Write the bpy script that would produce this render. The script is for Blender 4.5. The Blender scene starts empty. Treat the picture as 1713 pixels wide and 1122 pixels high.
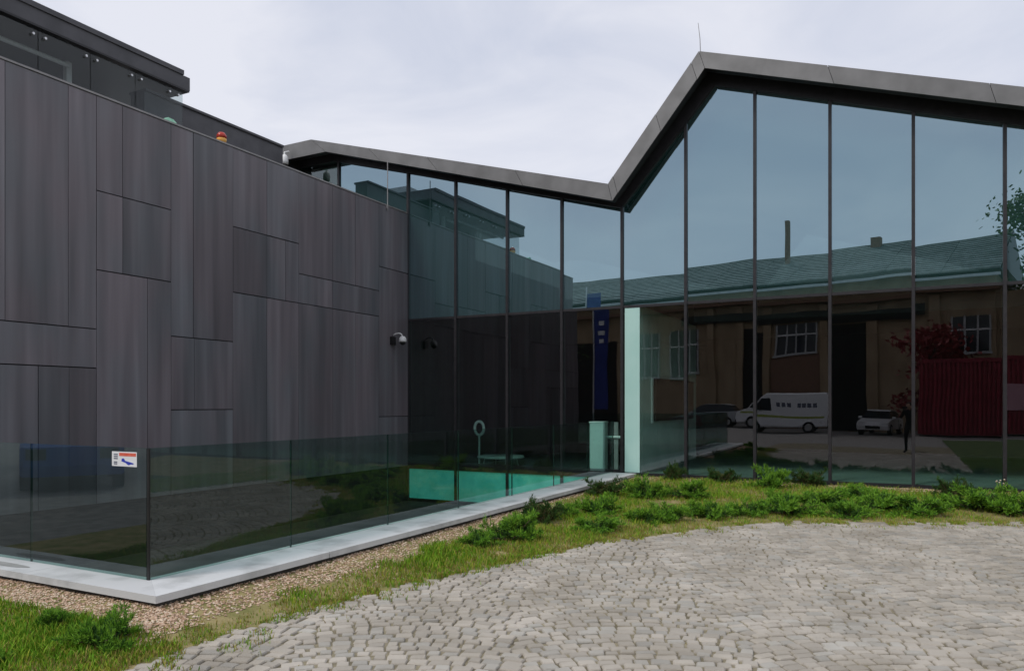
import bpy, bmesh, math, random
from mathutils import Vector, Matrix, noise
R = math.radians
random.seed(7)
scene = bpy.context.scene
COL = scene.collection

# ------------------------------------------------------------------ camera, sky, sun, exposure
# axes: the glass facade runs along x at y = 14.93, the panelled wall along y at x = -10.52
cam_data = bpy.data.cameras.new('camera')
cam = bpy.data.objects.new('camera', cam_data)
COL.objects.link(cam)
cam.location = (0, 0, 1.6)
cam.rotation_euler = (R(90), 0, R(27.44))
cam_data.sensor_width = 36
cam_data.lens = 36 * 1270 / 1713
cam_data.shift_y = 115 / 1713
cam_data.clip_start = 0.05
cam_data.clip_end = 3000
scene.camera = cam

SUN = Vector((-0.35, -0.72, 0.95)).normalized()
SUN_EL = math.asin(SUN.z)
SUN_ROT = math.atan2(SUN.x, SUN.y)
world = bpy.data.worlds.new('World')
scene.world = world
world.use_nodes = True
wn, wl = world.node_tree.nodes, world.node_tree.links
wn.clear()
w_out = wn.new('ShaderNodeOutputWorld')
w_bg = wn.new('ShaderNodeBackground')
w_bg.inputs['Strength'].default_value = 0.1
w_sky = wn.new('ShaderNodeTexSky')
w_sky.sky_type = 'NISHITA'
w_sky.sun_disc = False
w_sky.sun_elevation = SUN_EL
w_sky.sun_rotation = SUN_ROT
w_co = wn.new('ShaderNodeTexCoord')
w_map = wn.new('ShaderNodeMapping')
w_map.inputs['Scale'].default_value = (1.0, 1.0, 2.6)
w_noise = wn.new('ShaderNodeTexNoise')
w_noise.inputs['Scale'].default_value = 3.0
w_noise.inputs['Detail'].default_value = 6
w_noise.inputs['Roughness'].default_value = 0.52
w_noise.inputs['Distortion'].default_value = 0.55
w_ramp = wn.new('ShaderNodeValToRGB')
w_ramp.color_ramp.elements[0].position = 0.30
w_ramp.color_ramp.elements[0].color = (0.62, 0.655, 0.765, 1)
w_ramp.color_ramp.elements[1].position = 0.58
w_ramp.color_ramp.elements[1].color = (0.80, 0.81, 0.88, 1)
w_mul = wn.new('ShaderNodeMix'); w_mul.data_type = 'RGBA'; w_mul.blend_type = 'MULTIPLY'
w_mul.inputs['Factor'].default_value = 1.0
w_mul.inputs[7].default_value = (10, 10, 10, 1)
w_mix = wn.new('ShaderNodeMix'); w_mix.data_type = 'RGBA'
w_mix.inputs['Factor'].default_value = 0.12
wl.new(w_co.outputs['Generated'], w_map.inputs['Vector'])
wl.new(w_map.outputs['Vector'], w_noise.inputs['Vector'])
wl.new(w_noise.outputs['Fac'], w_ramp.inputs['Fac'])
wl.new(w_ramp.outputs['Color'], w_mul.inputs[6])
wl.new(w_mul.outputs[2], w_mix.inputs[6])
wl.new(w_sky.outputs['Color'], w_mix.inputs[7])
wl.new(w_mix.outputs[2], w_bg.inputs['Color'])
wl.new(w_bg.outputs['Background'], w_out.inputs['Surface'])

sun_data = bpy.data.lights.new('sun', 'SUN')
sun_data.energy = 1.5
sun_data.angle = R(14)
sun_data.color = (1.0, 0.96, 0.90)
sun = bpy.data.objects.new('sun', sun_data)
sun.rotation_euler = SUN.to_track_quat('Z', 'Y').to_euler()
sun.location = (-8, -16, 24)
COL.objects.link(sun)

scene.view_settings.view_transform = 'Standard'
scene.view_settings.look = 'None'
scene.view_settings.gamma = 1
scene.view_settings.exposure = 0.12
scene.view_settings.use_curve_mapping = False
scene.cycles.max_bounces = 8
scene.cycles.transparent_max_bounces = 24
scene.cycles.caustics_reflective = False
scene.cycles.caustics_refractive = False

# ------------------------------------------------------------------ materials
def new_mat(name):
    m = bpy.data.materials.new(name)
    m.use_nodes = True
    nt = m.node_tree
    nt.nodes.clear()
    out = nt.nodes.new('ShaderNodeOutputMaterial')
    return m, nt, out

def pbr(name, col, rough=0.7, col2=None, scale=6.0, stretch=(1, 1, 1), bump=0.0, bscale=60.0,
        spec=0.4, metal=0.0, rnd=0.0, attr=None, ramp=(0.35, 0.65), detail=5, coord='Position', emit=None):
    """procedural principled material: two colours mixed by noise, random value per object, fine relief"""
    m, nt, out = new_mat(name)
    N, L = nt.nodes, nt.links
    b = N.new('ShaderNodeBsdfPrincipled')
    L.new(b.outputs['BSDF'], out.inputs['Surface'])
    b.inputs['Roughness'].default_value = rough
    b.inputs['Specular IOR Level'].default_value = spec
    b.inputs['Metallic'].default_value = metal
    if coord == 'Position':
        g = N.new('ShaderNodeNewGeometry'); src = g.outputs['Position']
    else:
        g = N.new('ShaderNodeTexCoord'); src = g.outputs['Object']
    mp = N.new('ShaderNodeMapping'); mp.inputs['Scale'].default_value = stretch
    L.new(src, mp.inputs['Vector'])
    c = None
    if col2 is not None:
        n = N.new('ShaderNodeTexNoise')
        n.inputs['Scale'].default_value = scale; n.inputs['Detail'].default_value = detail
        L.new(mp.outputs['Vector'], n.inputs['Vector'])
        r = N.new('ShaderNodeValToRGB')
        r.color_ramp.elements[0].position = ramp[0]; r.color_ramp.elements[0].color = (*col, 1)
        r.color_ramp.elements[1].position = ramp[1]; r.color_ramp.elements[1].color = (*col2, 1)
        L.new(n.outputs['Fac'], r.inputs['Fac'])
        c = r.outputs['Color']
    else:
        rgb = N.new('ShaderNodeRGB'); rgb.outputs[0].default_value = (*col, 1); c = rgb.outputs[0]
    if rnd or attr:
        if attr:
            a = N.new('ShaderNodeAttribute'); a.attribute_name = attr; fac = a.outputs['Fac']
        else:
            a = N.new('ShaderNodeObjectInfo'); fac = a.outputs['Random']
        mr = N.new('ShaderNodeMapRange')
        k = rnd or 0.3
        mr.inputs['To Min'].default_value = 1 - k; mr.inputs['To Max'].default_value = 1 + k
        L.new(fac, mr.inputs['Value'])
        h = N.new('ShaderNodeHueSaturation')
        L.new(mr.outputs['Result'], h.inputs['Value'])
        L.new(c, h.inputs['Color']); c = h.outputs['Color']
    L.new(c, b.inputs['Base Color'])
    if bump:
        n2 = N.new('ShaderNodeTexNoise')
        n2.inputs['Scale'].default_value = bscale; n2.inputs['Detail'].default_value = 4
        L.new(mp.outputs['Vector'], n2.inputs['Vector'])
        bp = N.new('ShaderNodeBump'); bp.inputs['Strength'].default_value = bump
        bp.inputs['Distance'].default_value = 0.01
        L.new(n2.outputs['Fac'], bp.inputs['Height'])
        L.new(bp.outputs['Normal'], b.inputs['Normal'])
    if emit:
        b.inputs['Emission Color'].default_value = (*emit[0], 1)
        b.inputs['Emission Strength'].default_value = emit[1]
    return m

def glass_mat(name, tint, refl, rcol, diffuse=None, dfac=0.0, wave=0.0, grime=0.03):
    """pane glass: coated reflection rising with the angle over a tinted see-through body"""
    m, nt, out = new_mat(name)
    N, L = nt.nodes, nt.links
    tr = N.new('ShaderNodeBsdfTransparent'); tr.inputs['Color'].default_value = (*tint, 1)
    gl = N.new('ShaderNodeBsdfGlossy'); gl.inputs['Color'].default_value = (*rcol, 1)
    gl.inputs['Roughness'].default_value = 0.0
    body = tr.outputs[0]
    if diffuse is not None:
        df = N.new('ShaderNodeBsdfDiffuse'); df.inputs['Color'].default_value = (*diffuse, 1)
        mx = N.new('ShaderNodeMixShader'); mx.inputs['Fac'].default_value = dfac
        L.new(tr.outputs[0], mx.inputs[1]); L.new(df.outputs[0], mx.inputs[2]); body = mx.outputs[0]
    # Schlick reflectance, the same from both sides of the sheet
    ge = N.new('ShaderNodeNewGeometry')
    dt = N.new('ShaderNodeVectorMath'); dt.operation = 'DOT_PRODUCT'
    L.new(ge.outputs['Incoming'], dt.inputs[0]); L.new(ge.outputs['Normal'], dt.inputs[1])
    ab = N.new('ShaderNodeMath'); ab.operation = 'ABSOLUTE'; L.new(dt.outputs['Value'], ab.inputs[0])
    on = N.new('ShaderNodeMath'); on.operation = 'SUBTRACT'; on.inputs[0].default_value = 1.0; on.use_clamp = True
    L.new(ab.outputs[0], on.inputs[1])
    pw = N.new('ShaderNodeMath'); pw.operation = 'POWER'; pw.inputs[1].default_value = 5.0
    L.new(on.outputs[0], pw.inputs[0])
    ma = N.new('ShaderNodeMath'); ma.operation = 'MULTIPLY_ADD'; ma.use_clamp = True
    r0 = refl + 0.05
    ma.inputs[1].default_value = 1 - r0; ma.inputs[2].default_value = r0
    L.new(pw.outputs[0], ma.inputs[0])
    mix = N.new('ShaderNodeMixShader')
    L.new(ma.outputs[0], mix.inputs['Fac'])
    L.new(body, mix.inputs[1]); L.new(gl.outputs[0], mix.inputs[2])
    if wave:
        g = N.new('ShaderNodeNewGeometry')
        oi = N.new('ShaderNodeObjectInfo')
        ad = N.new('ShaderNodeVectorMath'); ad.operation = 'ADD'
        mu = N.new('ShaderNodeVectorMath'); mu.operation = 'SCALE'; mu.inputs['Scale'].default_value = 40
        cb = N.new('ShaderNodeCombineXYZ')
        L.new(oi.outputs['Random'], cb.inputs[0]); L.new(oi.outputs['Random'], cb.inputs[2])
        L.new(cb.outputs[0], mu.inputs[0])
        L.new(g.outputs['Position'], ad.inputs[0]); L.new(mu.outputs[0], ad.inputs[1])
        n = N.new('ShaderNodeTexNoise'); n.inputs['Scale'].default_value = 0.9; n.inputs['Detail'].default_value = 0.5
        L.new(ad.outputs[0], n.inputs['Vector'])
        bp = N.new('ShaderNodeBump'); bp.inputs['Strength'].default_value = 1.0; bp.inputs['Distance'].default_value = wave
        L.new(n.outputs['Fac'], bp.inputs['Height'])
        L.new(bp.outputs['Normal'], gl.inputs['Normal'])
    # a thin film of dust
    res = mix.outputs[0]
    if grime:
        g2 = N.new('ShaderNodeNewGeometry')
        n3 = N.new('ShaderNodeTexNoise'); n3.inputs['Scale'].default_value = 1.6; n3.inputs['Detail'].default_value = 6
        L.new(g2.outputs['Position'], n3.inputs['Vector'])
        mm = N.new('ShaderNodeMath'); mm.operation = 'MULTIPLY'; mm.inputs[1].default_value = grime
        L.new(n3.outputs['Fac'], mm.inputs[0])
        dd = N.new('ShaderNodeBsdfDiffuse'); dd.inputs['Color'].default_value = (0.35, 0.35, 0.33, 1)
        m2 = N.new('ShaderNodeMixShader')
        L.new(mm.outputs[0], m2.inputs['Fac']); L.new(res, m2.inputs[1]); L.new(dd.outputs[0], m2.inputs[2])
        res = m2.outputs[0]
    L.new(res, out.inputs['Surface'])
    return m

def clear_mat(name, tint):
    m, nt, out = new_mat(name)
    tr = nt.nodes.new('ShaderNodeBsdfTransparent'); tr.inputs['Color'].default_value = (*tint, 1)
    nt.links.new(tr.outputs[0], out.inputs['Surface'])
    return m

def panel_mat():
    """dark fibre cement: vertical streaks, blotches of blue grey and brown grey, each board its own tone"""
    m, nt, out = new_mat('dark_fibre_cement')
    N, L = nt.nodes, nt.links
    b = N.new('ShaderNodeBsdfPrincipled'); L.new(b.outputs[0], out.inputs['Surface'])
    b.inputs['Specular IOR Level'].default_value = 0.6
    g = N.new('ShaderNodeNewGeometry'); oi = N.new('ShaderNodeObjectInfo')
    def nz(sc, stretch, det, rough=0.5):
        mp = N.new('ShaderNodeMapping'); mp.inputs['Scale'].default_value = stretch
        cb = N.new('ShaderNodeCombineXYZ'); L.new(oi.outputs['Random'], cb.inputs[2])
        sc_ = N.new('ShaderNodeVectorMath'); sc_.operation = 'SCALE'; sc_.inputs['Scale'].default_value = 9
        L.new(cb.outputs[0], sc_.inputs[0])
        ad = N.new('ShaderNodeVectorMath'); L.new(g.outputs['Position'], ad.inputs[0]); L.new(sc_.outputs[0], ad.inputs[1])
        L.new(ad.outputs[0], mp.inputs['Vector'])
        n = N.new('ShaderNodeTexNoise'); n.inputs['Scale'].default_value = sc; n.inputs['Detail'].default_value = det
        n.inputs['Roughness'].default_value = rough
        L.new(mp.outputs[0], n.inputs['Vector']); return n.outputs['Fac']
    s1 = nz(3.2, (1, 1, 0.06), 3)
    s2 = nz(6.5, (1, 1, 0.05), 2)
    s3 = nz(1.1, (1, 1, 0.5), 4)
    s4 = nz(160, (1, 1, 1), 3)
    r1 = N.new('ShaderNodeValToRGB')
    e = r1.color_ramp.elements
    e[0].position = 0.30; e[0].color = (0.090, 0.083, 0.091, 1)
    e[1].position = 0.70; e[1].color = (0.222, 0.209, 0.226, 1)
    x = e.new(0.5); x.color = (0.150, 0.137, 0.150, 1)
    mx = N.new('ShaderNodeMath'); mx.operation = 'MULTIPLY_ADD'; mx.inputs[1].default_value = 0.40
    L.new(s2, mx.inputs[0])
    mm = N.new('ShaderNodeMath'); mm.operation = 'MULTIPLY'; mm.inputs[1].default_value = 0.55
    L.new(s1, mm.inputs[0]); L.new(mm.outputs[0], mx.inputs[2])
    L.new(mx.outputs[0], r1.inputs['Fac'])
    tint = N.new('ShaderNodeMix'); tint.data_type = 'RGBA'; tint.blend_type = 'MULTIPLY'
    r2 = N.new('ShaderNodeValToRGB')
    r2.color_ramp.elements[0].position = 0.38; r2.color_ramp.elements[0].color = (0.90, 1.0, 1.01, 1)
    r2.color_ramp.elements[1].position = 0.60; r2.color_ramp.elements[1].color = (1.06, 0.98, 0.99, 1)
    L.new(s3, r2.inputs['Fac'])
    tint.inputs['Factor'].default_value = 0.8
    L.new(r1.outputs[0], tint.inputs[6]); L.new(r2.outputs[0], tint.inputs[7])
    mr = N.new('ShaderNodeMapRange'); mr.inputs['To Min'].default_value = 0.72; mr.inputs['To Max'].default_value = 1.2
    L.new(oi.outputs['Random'], mr.inputs['Value'])
    h = N.new('ShaderNodeHueSaturation'); L.new(tint.outputs[2], h.inputs['Color']); L.new(mr.outputs[0], h.inputs['Value'])
    L.new(h.outputs[0], b.inputs['Base Color'])
    rr = N.new('ShaderNodeMapRange'); rr.inputs['To Min'].default_value = 0.34; rr.inputs['To Max'].default_value = 0.52
    L.new(s3, rr.inputs['Value']); L.new(rr.outputs[0], b.inputs['Roughness'])
    bp = N.new('ShaderNodeBump'); bp.inputs['Strength'].default_value = 0.12; bp.inputs['Distance'].default_value = 0.004
    L.new(s4, bp.inputs['Height']); L.new(bp.outputs[0], b.inputs['Normal'])
    return m

def coping_mat():
    m = pbr('pale_concrete', (0.40, 0.41, 0.41), 0.7, (0.62, 0.63, 0.635), 3.0, (1, 1, 1), 0.2, 120, rnd=0.07, ramp=(0.28, 0.52), detail=9)
    return m

M = {}
M['panel'] = panel_mat()
M['core'] = pbr('black_backing', (0.012, 0.012, 0.013), 0.8, (0.02, 0.02, 0.02), 5)
M['anth'] = pbr('anthracite_metal', (0.060, 0.060, 0.066), 0.5, (0.085, 0.084, 0.092), 3, (1, 1, 1), 0.05, 30, rnd=0.06)
M['fascia'] = pbr('grey_zinc_fascia', (0.165, 0.163, 0.160), 0.42, (0.215, 0.212, 0.210), 2.5, (1, 1, 1), 0.04, 20, metal=0.35, rnd=0.06)
M['frame'] = pbr('black_frame', (0.014, 0.014, 0.016), 0.45, (0.022, 0.021, 0.024), 8)
M['mullion'] = pbr('dark_mullion', (0.025, 0.024, 0.027), 0.35, (0.035, 0.033, 0.036), 8)
M['soffit'] = pbr('black_soffit', (0.012, 0.012, 0.012), 0.6, (0.022, 0.022, 0.022), 4)
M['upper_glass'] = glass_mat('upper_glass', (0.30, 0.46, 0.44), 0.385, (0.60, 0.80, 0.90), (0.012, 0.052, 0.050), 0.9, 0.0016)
M['lower_glass'] = glass_mat('lower_glass', (0.72, 0.94, 0.88), 0.07, (0.92, 0.92, 0.95), None, 0, 0.0024, 0.004)
M['clear_glass'] = glass_mat('clear_teal_glass', (0.55, 0.86, 0.78), 0.12, (0.8, 0.9, 0.9), None, 0, 0, 0.02)
M['pane_back'] = clear_mat('pane_back', (1, 1, 1))
M['pane_edge'] = pbr('glass_edge', (0.010, 0.030, 0.026), 0.25, (0.014, 0.04, 0.034), 8)
M['bal_glass'] = glass_mat('balustrade_glass', (0.42, 0.58, 0.54), 0.045, (0.80, 0.92, 0.95), None, 0, 0.0006, 0.02)
M['coping'] = coping_mat()
M['concrete'] = pbr('grey_concrete', (0.20, 0.19, 0.175), 0.85, (0.29, 0.28, 0.26), 6, (1, 1, 1), 0.3, 90)
M['edge'] = pbr('pale_edging', (0.32, 0.29, 0.24), 0.85, (0.42, 0.39, 0.33), 6, (1, 1, 1), 0.3, 90)
M['plinth'] = pbr('damp_plinth', (0.055, 0.05, 0.045), 0.9, (0.10, 0.09, 0.08), 5, (1, 1, 1), 0.3, 60)
M['well_floor'] = pbr('well_floor', (0.035, 0.04, 0.03), 0.9, (0.06, 0.055, 0.04), 3, (1, 1, 1), 0.3, 50)
M['aqua'] = pbr('turquoise_panel', (0.06, 0.50, 0.40), 0.15, (0.16, 0.72, 0.60), 2.6, emit=((0.08, 0.62, 0.48), 0.20))   # faint glow added to brighten the strip, for a lit room below
M['mint'] = pbr('mint_tone', (0.44, 0.70, 0.64), 0.3, (0.50, 0.75, 0.69), 1.5)
M['white'] = pbr('white_paint', (0.74, 0.75, 0.74), 0.55, (0.80, 0.80, 0.79), 3)
M['int_wall'] = pbr('white_plaster', (0.86, 0.88, 0.86), 0.8, (0.90, 0.90, 0.89), 3)
M['partition'] = pbr('grey_plaster', (0.36, 0.40, 0.38), 0.8, (0.44, 0.47, 0.45), 2)
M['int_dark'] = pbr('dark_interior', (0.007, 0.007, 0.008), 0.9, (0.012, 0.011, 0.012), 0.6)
M['int_floor'] = pbr('interior_floor', (0.13, 0.155, 0.145), 0.6, (0.17, 0.20, 0.185), 1.5)
M['black'] = pbr('black_plastic', (0.010, 0.010, 0.011), 0.35, (0.015, 0.015, 0.015), 8)
M['steel'] = pbr('brushed_steel', (0.50, 0.50, 0.50), 0.35, (0.6, 0.6, 0.6), 10, metal=0.8)
M['rail'] = pbr('pale_grey_metal', (0.26, 0.25, 0.25), 0.5, (0.32, 0.31, 0.31), 6)
M['pale'] = pbr('white_metal', (0.76, 0.76, 0.76), 0.5, (0.82, 0.82, 0.82), 6)
M['stone'] = pbr('granite_sett', (0.335, 0.303, 0.252), 0.8, (0.46, 0.422, 0.365), 1.7, (1, 1, 1), 0.5, 120, attr='tone', rnd=0.13, detail=11)
M['stone2'] = pbr('grey_sett', (0.32, 0.30, 0.262), 0.75, (0.43, 0.41, 0.365), 1.7, (1, 1, 1), 0.5, 120, attr='tone', rnd=0.13, detail=11)
M['joint'] = pbr('sett_joint', (0.15, 0.13, 0.085), 0.95, (0.30, 0.265, 0.18), 5, (1, 1, 1), 0.6, 120)
M['yard'] = pbr('yard_paving', (0.20, 0.19, 0.18), 0.85, (0.30, 0.285, 0.27), 5, (1, 1, 1), 0.5, 14)
M['soil'] = pbr('bed_soil', (0.15, 0.16, 0.04), 0.95, (0.32, 0.26, 0.12), 4.5, (1, 1, 1), 0.8, 60)
M['lawn'] = pbr('lawn', (0.035, 0.075, 0.015), 0.95, (0.085, 0.13, 0.03), 2.5, (1, 1, 1), 0.9, 40)
for k, c in dict(g1=(0.60, 0.44, 0.30), g2=(0.46, 0.30, 0.19), g3=(0.72, 0.60, 0.46), g4=(0.30, 0.20, 0.13), g5=(0.62, 0.44, 0.33)).items():
    M[k] = pbr('gravel_' + k, c, 0.85, tuple(v * 0.8 for v in c), 60)
for k, c in dict(b1=(0.125, 0.30, 0.014), b2=(0.22, 0.39, 0.024), b3=(0.34, 0.38, 0.040), b4=(0.37, 0.31, 0.09), b5=(0.28, 0.20, 0.06)).items():
    M[k] = pbr('grass_' + k, c, 0.75, tuple(v * 0.75 for v in c), 8, spec=0.2)
M['jun1'] = pbr('juniper_dark', (0.022, 0.075, 0.014), 0.75, (0.045, 0.115, 0.020), 14, spec=0.25)
M['jun2'] = pbr('juniper_tip', (0.115, 0.29, 0.022), 0.75, (0.20, 0.38, 0.032), 14, spec=0.25)
M['jun3'] = pbr('juniper_olive', (0.060, 0.070, 0.020), 0.8, (0.10, 0.10, 0.03), 14, spec=0.25)
M['bark'] = pbr('bark', (0.09, 0.06, 0.04), 0.95, (0.15, 0.11, 0.075), 12, (1, 1, 0.3), 0.6, 40)
M['leaf'] = pbr('leaf', (0.045, 0.10, 0.02), 0.7, (0.09, 0.16, 0.03), 3)
M['redleaf'] = pbr('red_leaf', (0.20, 0.02, 0.03), 0.7, (0.32, 0.05, 0.05), 3)
M['ochre'] = pbr('ochre_render', (0.30, 0.215, 0.13), 0.9, (0.40, 0.30, 0.19), 1.2, (1, 1, 0.5), 0.2, 30)
M['pillar'] = pbr('brown_brick', (0.17, 0.10, 0.07), 0.9, (0.26, 0.15, 0.10), 9, (1, 1, 2), 0.3, 30)
M['tile'] = pbr('roof_tile', (0.135, 0.15, 0.145), 0.7, (0.24, 0.255, 0.245), 3, (1, 1, 1), 0.2, 40, rnd=0.18)
M['gutter'] = pbr('zinc_gutter', (0.42, 0.43, 0.43), 0.5, (0.5, 0.5, 0.5), 4)
M['dark_gate'] = pbr('dark_gate', (0.008, 0.008, 0.008), 0.8, (0.014, 0.012, 0.010), 3)
M['win'] = pbr('window_glass', (0.02, 0.025, 0.03), 0.08, (0.03, 0.035, 0.04), 2)
M['red'] = pbr('red_sheet', (0.22, 0.014, 0.03), 0.6, (0.30, 0.025, 0.045), 2, rnd=0.1)
M['pink'] = pbr('pink_board', (0.55, 0.28, 0.34), 0.6, (0.6, 0.33, 0.38), 2)
M['banner'] = pbr('blue_banner', (0.02, 0.035, 0.20), 0.7, (0.03, 0.05, 0.26), 3)
M['tyre'] = pbr('tyre', (0.012, 0.012, 0.012), 0.9, (0.02, 0.02, 0.02), 20)
M['car_white'] = pbr('white_car_paint', (0.84, 0.85, 0.86), 0.25, (0.86, 0.87, 0.88), 2)
M['car_silver'] = pbr('silver_car_paint', (0.42, 0.44, 0.46), 0.25, (0.46, 0.48, 0.5), 2)
M['car_blue'] = pbr('blue_car_paint', (0.03, 0.09, 0.36), 0.25, (0.04, 0.11, 0.42), 2)
M['headlamp'] = pbr('lamp_lens', (0.7, 0.72, 0.72), 0.15, (0.8, 0.8, 0.8), 9)
M['lime'] = pbr('lime_stripe', (0.35, 0.42, 0.08), 0.4, (0.38, 0.45, 0.1), 3)
M['cloth'] = pbr('dark_cloth', (0.012, 0.013, 0.018), 0.9, (0.022, 0.022, 0.028), 12)
M['skin'] = pbr('skin', (0.45, 0.27, 0.19), 0.6, (0.5, 0.3, 0.22), 10)
M['hair'] = pbr('brown_hair', (0.03, 0.02, 0.012), 0.7, (0.05, 0.03, 0.02), 30)
M['sign_white'] = pbr('sticker_white', (0.78, 0.79, 0.82), 0.4, (0.82, 0.82, 0.84), 9)
M['sign_red'] = pbr('sticker_red', (0.70, 0.10, 0.06), 0.4, (0.75, 0.16, 0.10), 30)
M['sign_blue'] = pbr('sticker_blue', (0.02, 0.04, 0.42), 0.4, (0.03, 0.06, 0.5), 30)
M['sign_text'] = pbr('sticker_text', (0.10, 0.11, 0.16), 0.4, (0.13, 0.14, 0.2), 30)
M['beacon_red'] = pbr('red_lens', (0.42, 0.03, 0.02), 0.2, (0.5, 0.05, 0.03), 20)
M['beacon_amber'] = pbr('amber_lens', (0.85, 0.38, 0.08), 0.25, (0.9, 0.5, 0.12), 20)
M['green_lens'] = pbr('pale_green_lens', (0.30, 0.70, 0.48), 0.2, (0.45, 0.8, 0.6), 20)
M['stain'] = pbr('wet_concrete', (0.30, 0.30, 0.29), 0.5, (0.36, 0.36, 0.35), 6)

# ------------------------------------------------------------------ helpers
class MB:
    """collects faces; build() links them as ONE mesh object"""
    def __init__(s):
        s.v, s.f, s.mi = [], [], []
    def face(s, pts, mi=0):
        i = len(s.v); s.v.extend(pts); s.f.append(tuple(range(i, i + len(pts)))); s.mi.append(mi)
    def box(s, x0, x1, y0, y1, z0, z1, mi=0):
        i = len(s.v)
        s.v.extend([(x0, y0, z0), (x1, y0, z0), (x1, y1, z0), (x0, y1, z0), (x0, y0, z1), (x1, y0, z1), (x1, y1, z1), (x0, y1, z1)])
        for q in ((0, 3, 2, 1), (4, 5, 6, 7), (0, 1, 5, 4), (1, 2, 6, 5), (2, 3, 7, 6), (3, 0, 4, 7)):
            s.f.append(tuple(i + k for k in q)); s.mi.append(mi)
        return s
    def prism_y(s, poly, y0, y1, mi=0, front=None):
        """poly: (x, z) counter-clockwise seen from -y; extruded from y0 (front) to y1"""
        n = len(poly); i = len(s.v)
        s.v.extend([(x, y0, z) for x, z in poly]); s.v.extend([(x, y1, z) for x, z in poly])
        s.f.append(tuple(i + k for k in range(n))); s.mi.append(mi if front is None else front)
        s.f.append(tuple(i + n + k for k in reversed(range(n)))); s.mi.append(mi)
        for k in range(n):
            k2 = (k + 1) % n
            s.f.append((i + k, i + n + k, i + n + k2, i + k2)); s.mi.append(mi)
        return s
    def prism_x(s, poly, x0, x1, mi=0):
        """poly: (y, z); extruded along x"""
        n = len(poly); i = len(s.v)
        s.v.extend([(x0, y, z) for y, z in poly]); s.v.extend([(x1, y, z) for y, z in poly])
        s.f.append(tuple(i + k for k in reversed(range(n)))); s.mi.append(mi)
        s.f.append(tuple(i + n + k for k in range(n))); s.mi.append(mi)
        for k in range(n):
            k2 = (k + 1) % n
            s.f.append((i + k, i + k2, i + n + k2, i + n + k)); s.mi.append(mi)
        return s
    def tube(s, pts, rad, n=8, mi=0, cap=True):
        pts = [Vector(p) for p in pts]
        rads = rad if isinstance(rad, (list, tuple)) else [rad] * len(pts)
        rings = []
        for k, p in enumerate(pts):
            d = (pts[min(k + 1, len(pts) - 1)] - pts[max(k - 1, 0)])
            if d.length < 1e-9: d = Vector((0, 0, 1))
            d.normalize()
            a = d.orthogonal().normalized() if k == 0 else (a - d * a.dot(d)).normalized()
            b = d.cross(a)
            i = len(s.v)
            for q in range(n):
                t = 2 * math.pi * q / n
                s.v.append(tuple(p + (a * math.cos(t) + b * math.sin(t)) * rads[k]))
            rings.append(i)
        for k in range(len(rings) - 1):
            for q in range(n):
                q2 = (q + 1) % n
                s.f.append((rings[k] + q, rings[k] + q2, rings[k + 1] + q2, rings[k + 1] + q)); s.mi.append(mi)
        if cap:
            s.f.append(tuple(rings[0] + q for q in reversed(range(n)))); s.mi.append(mi)
            s.f.append(tuple(rings[-1] + q for q in range(n))); s.mi.append(mi)
        return s
    def lathe(s, prof, c=(0, 0, 0), n=16, mi=0):
        return s.tube([(c[0], c[1], c[2] + z) for r, z in prof], [max(r, 1e-4) for r, z in prof], n, mi)
    def build(s, name, mats, parent=None, smooth=False, loc=None, rot=None):
        me = bpy.data.meshes.new(name)
        me.from_pydata(s.v, [], s.f)
        for m in (mats if isinstance(mats, (list, tuple)) else [mats]):
            me.materials.append(M[m] if isinstance(m, str) else m)
        me.polygons.foreach_set('material_index', s.mi)
        if smooth: me.polygons.foreach_set('use_smooth', [True] * len(s.f))
        me.update()
        o = bpy.data.objects.new(name, me)
        COL.objects.link(o)
        if parent: o.parent = parent
        if loc: o.location = loc
        if rot: o.rotation_euler = rot
        return o

def tag(o, label=None, cat=None, group=None, kind=None):
    if label: o['label'] = label
    if cat: o['category'] = cat
    if group: o['group'] = group
    if kind: o['kind'] = kind
    return o

def thing(name, label, cat, loc=(0, 0, 0), rz=0.0, group=None):
    o = bpy.data.objects.new(name, None)
    o.empty_display_size = 0.3
    COL.objects.link(o); o.location = loc; o.rotation_euler = (0, 0, rz)
    return tag(o, label, cat, group)

def box_obj(name, b, mat, parent=None):
    return MB().box(*b).build(name, mat, parent)

def lerp_poly(pts, x):
    for (x0, z0), (x1, z1) in zip(pts, pts[1:]):
        if x0 <= x <= x1: return z0 + (z1 - z0) * (x - x0) / (x1 - x0)
    return pts[0][1] if x < pts[0][0] else pts[-1][1]

GY = 14.93          # glass plane
WX = -10.52         # face of the panelled wall
BX, BY = -5.36, 4.04   # corner of the glass balustrade
CX, CY = -4.86, 3.72   # outer corner of the coping

# ------------------------------------------------------------------ ground
EDGE = [(-4.22, 1.0), (-4.22, 2.94), (-4.21, 3.22), (-4.25, 3.57), (-4.22, 4.01), (-4.22, 4.68), (-4.05, 5.19), (-3.94, 5.74),
        (-3.75, 6.26), (-3.6, 6.97), (-3.32, 7.74), (-3.2, 8.34), (-2.72, 9.14), (-2.2, 10.08), (-1.43, 11.06), (-0.48, 11.43),
        (0.61, 11.94), (1.46, 12.5), (3.0, 12.9)]
def edge_y(x):      # farthest y of the setts at x
    if x <= -4.22: return -99
    best = -99
    for (x0, y0), (x1, y1) in zip(EDGE, EDGE[1:]):
        lo, hi = min(x0, x1), max(x0, x1)
        if lo <= x <= hi and hi > lo: best = max(best, y0 + (y1 - y0) * (x - x0) / (x1 - x0))
    return best
LAWN_X = 1.42
def in_setts(x, y, m=0.0):
    return x < LAWN_X and x > -4.3 + m and y < edge_y(x - m) - m
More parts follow.
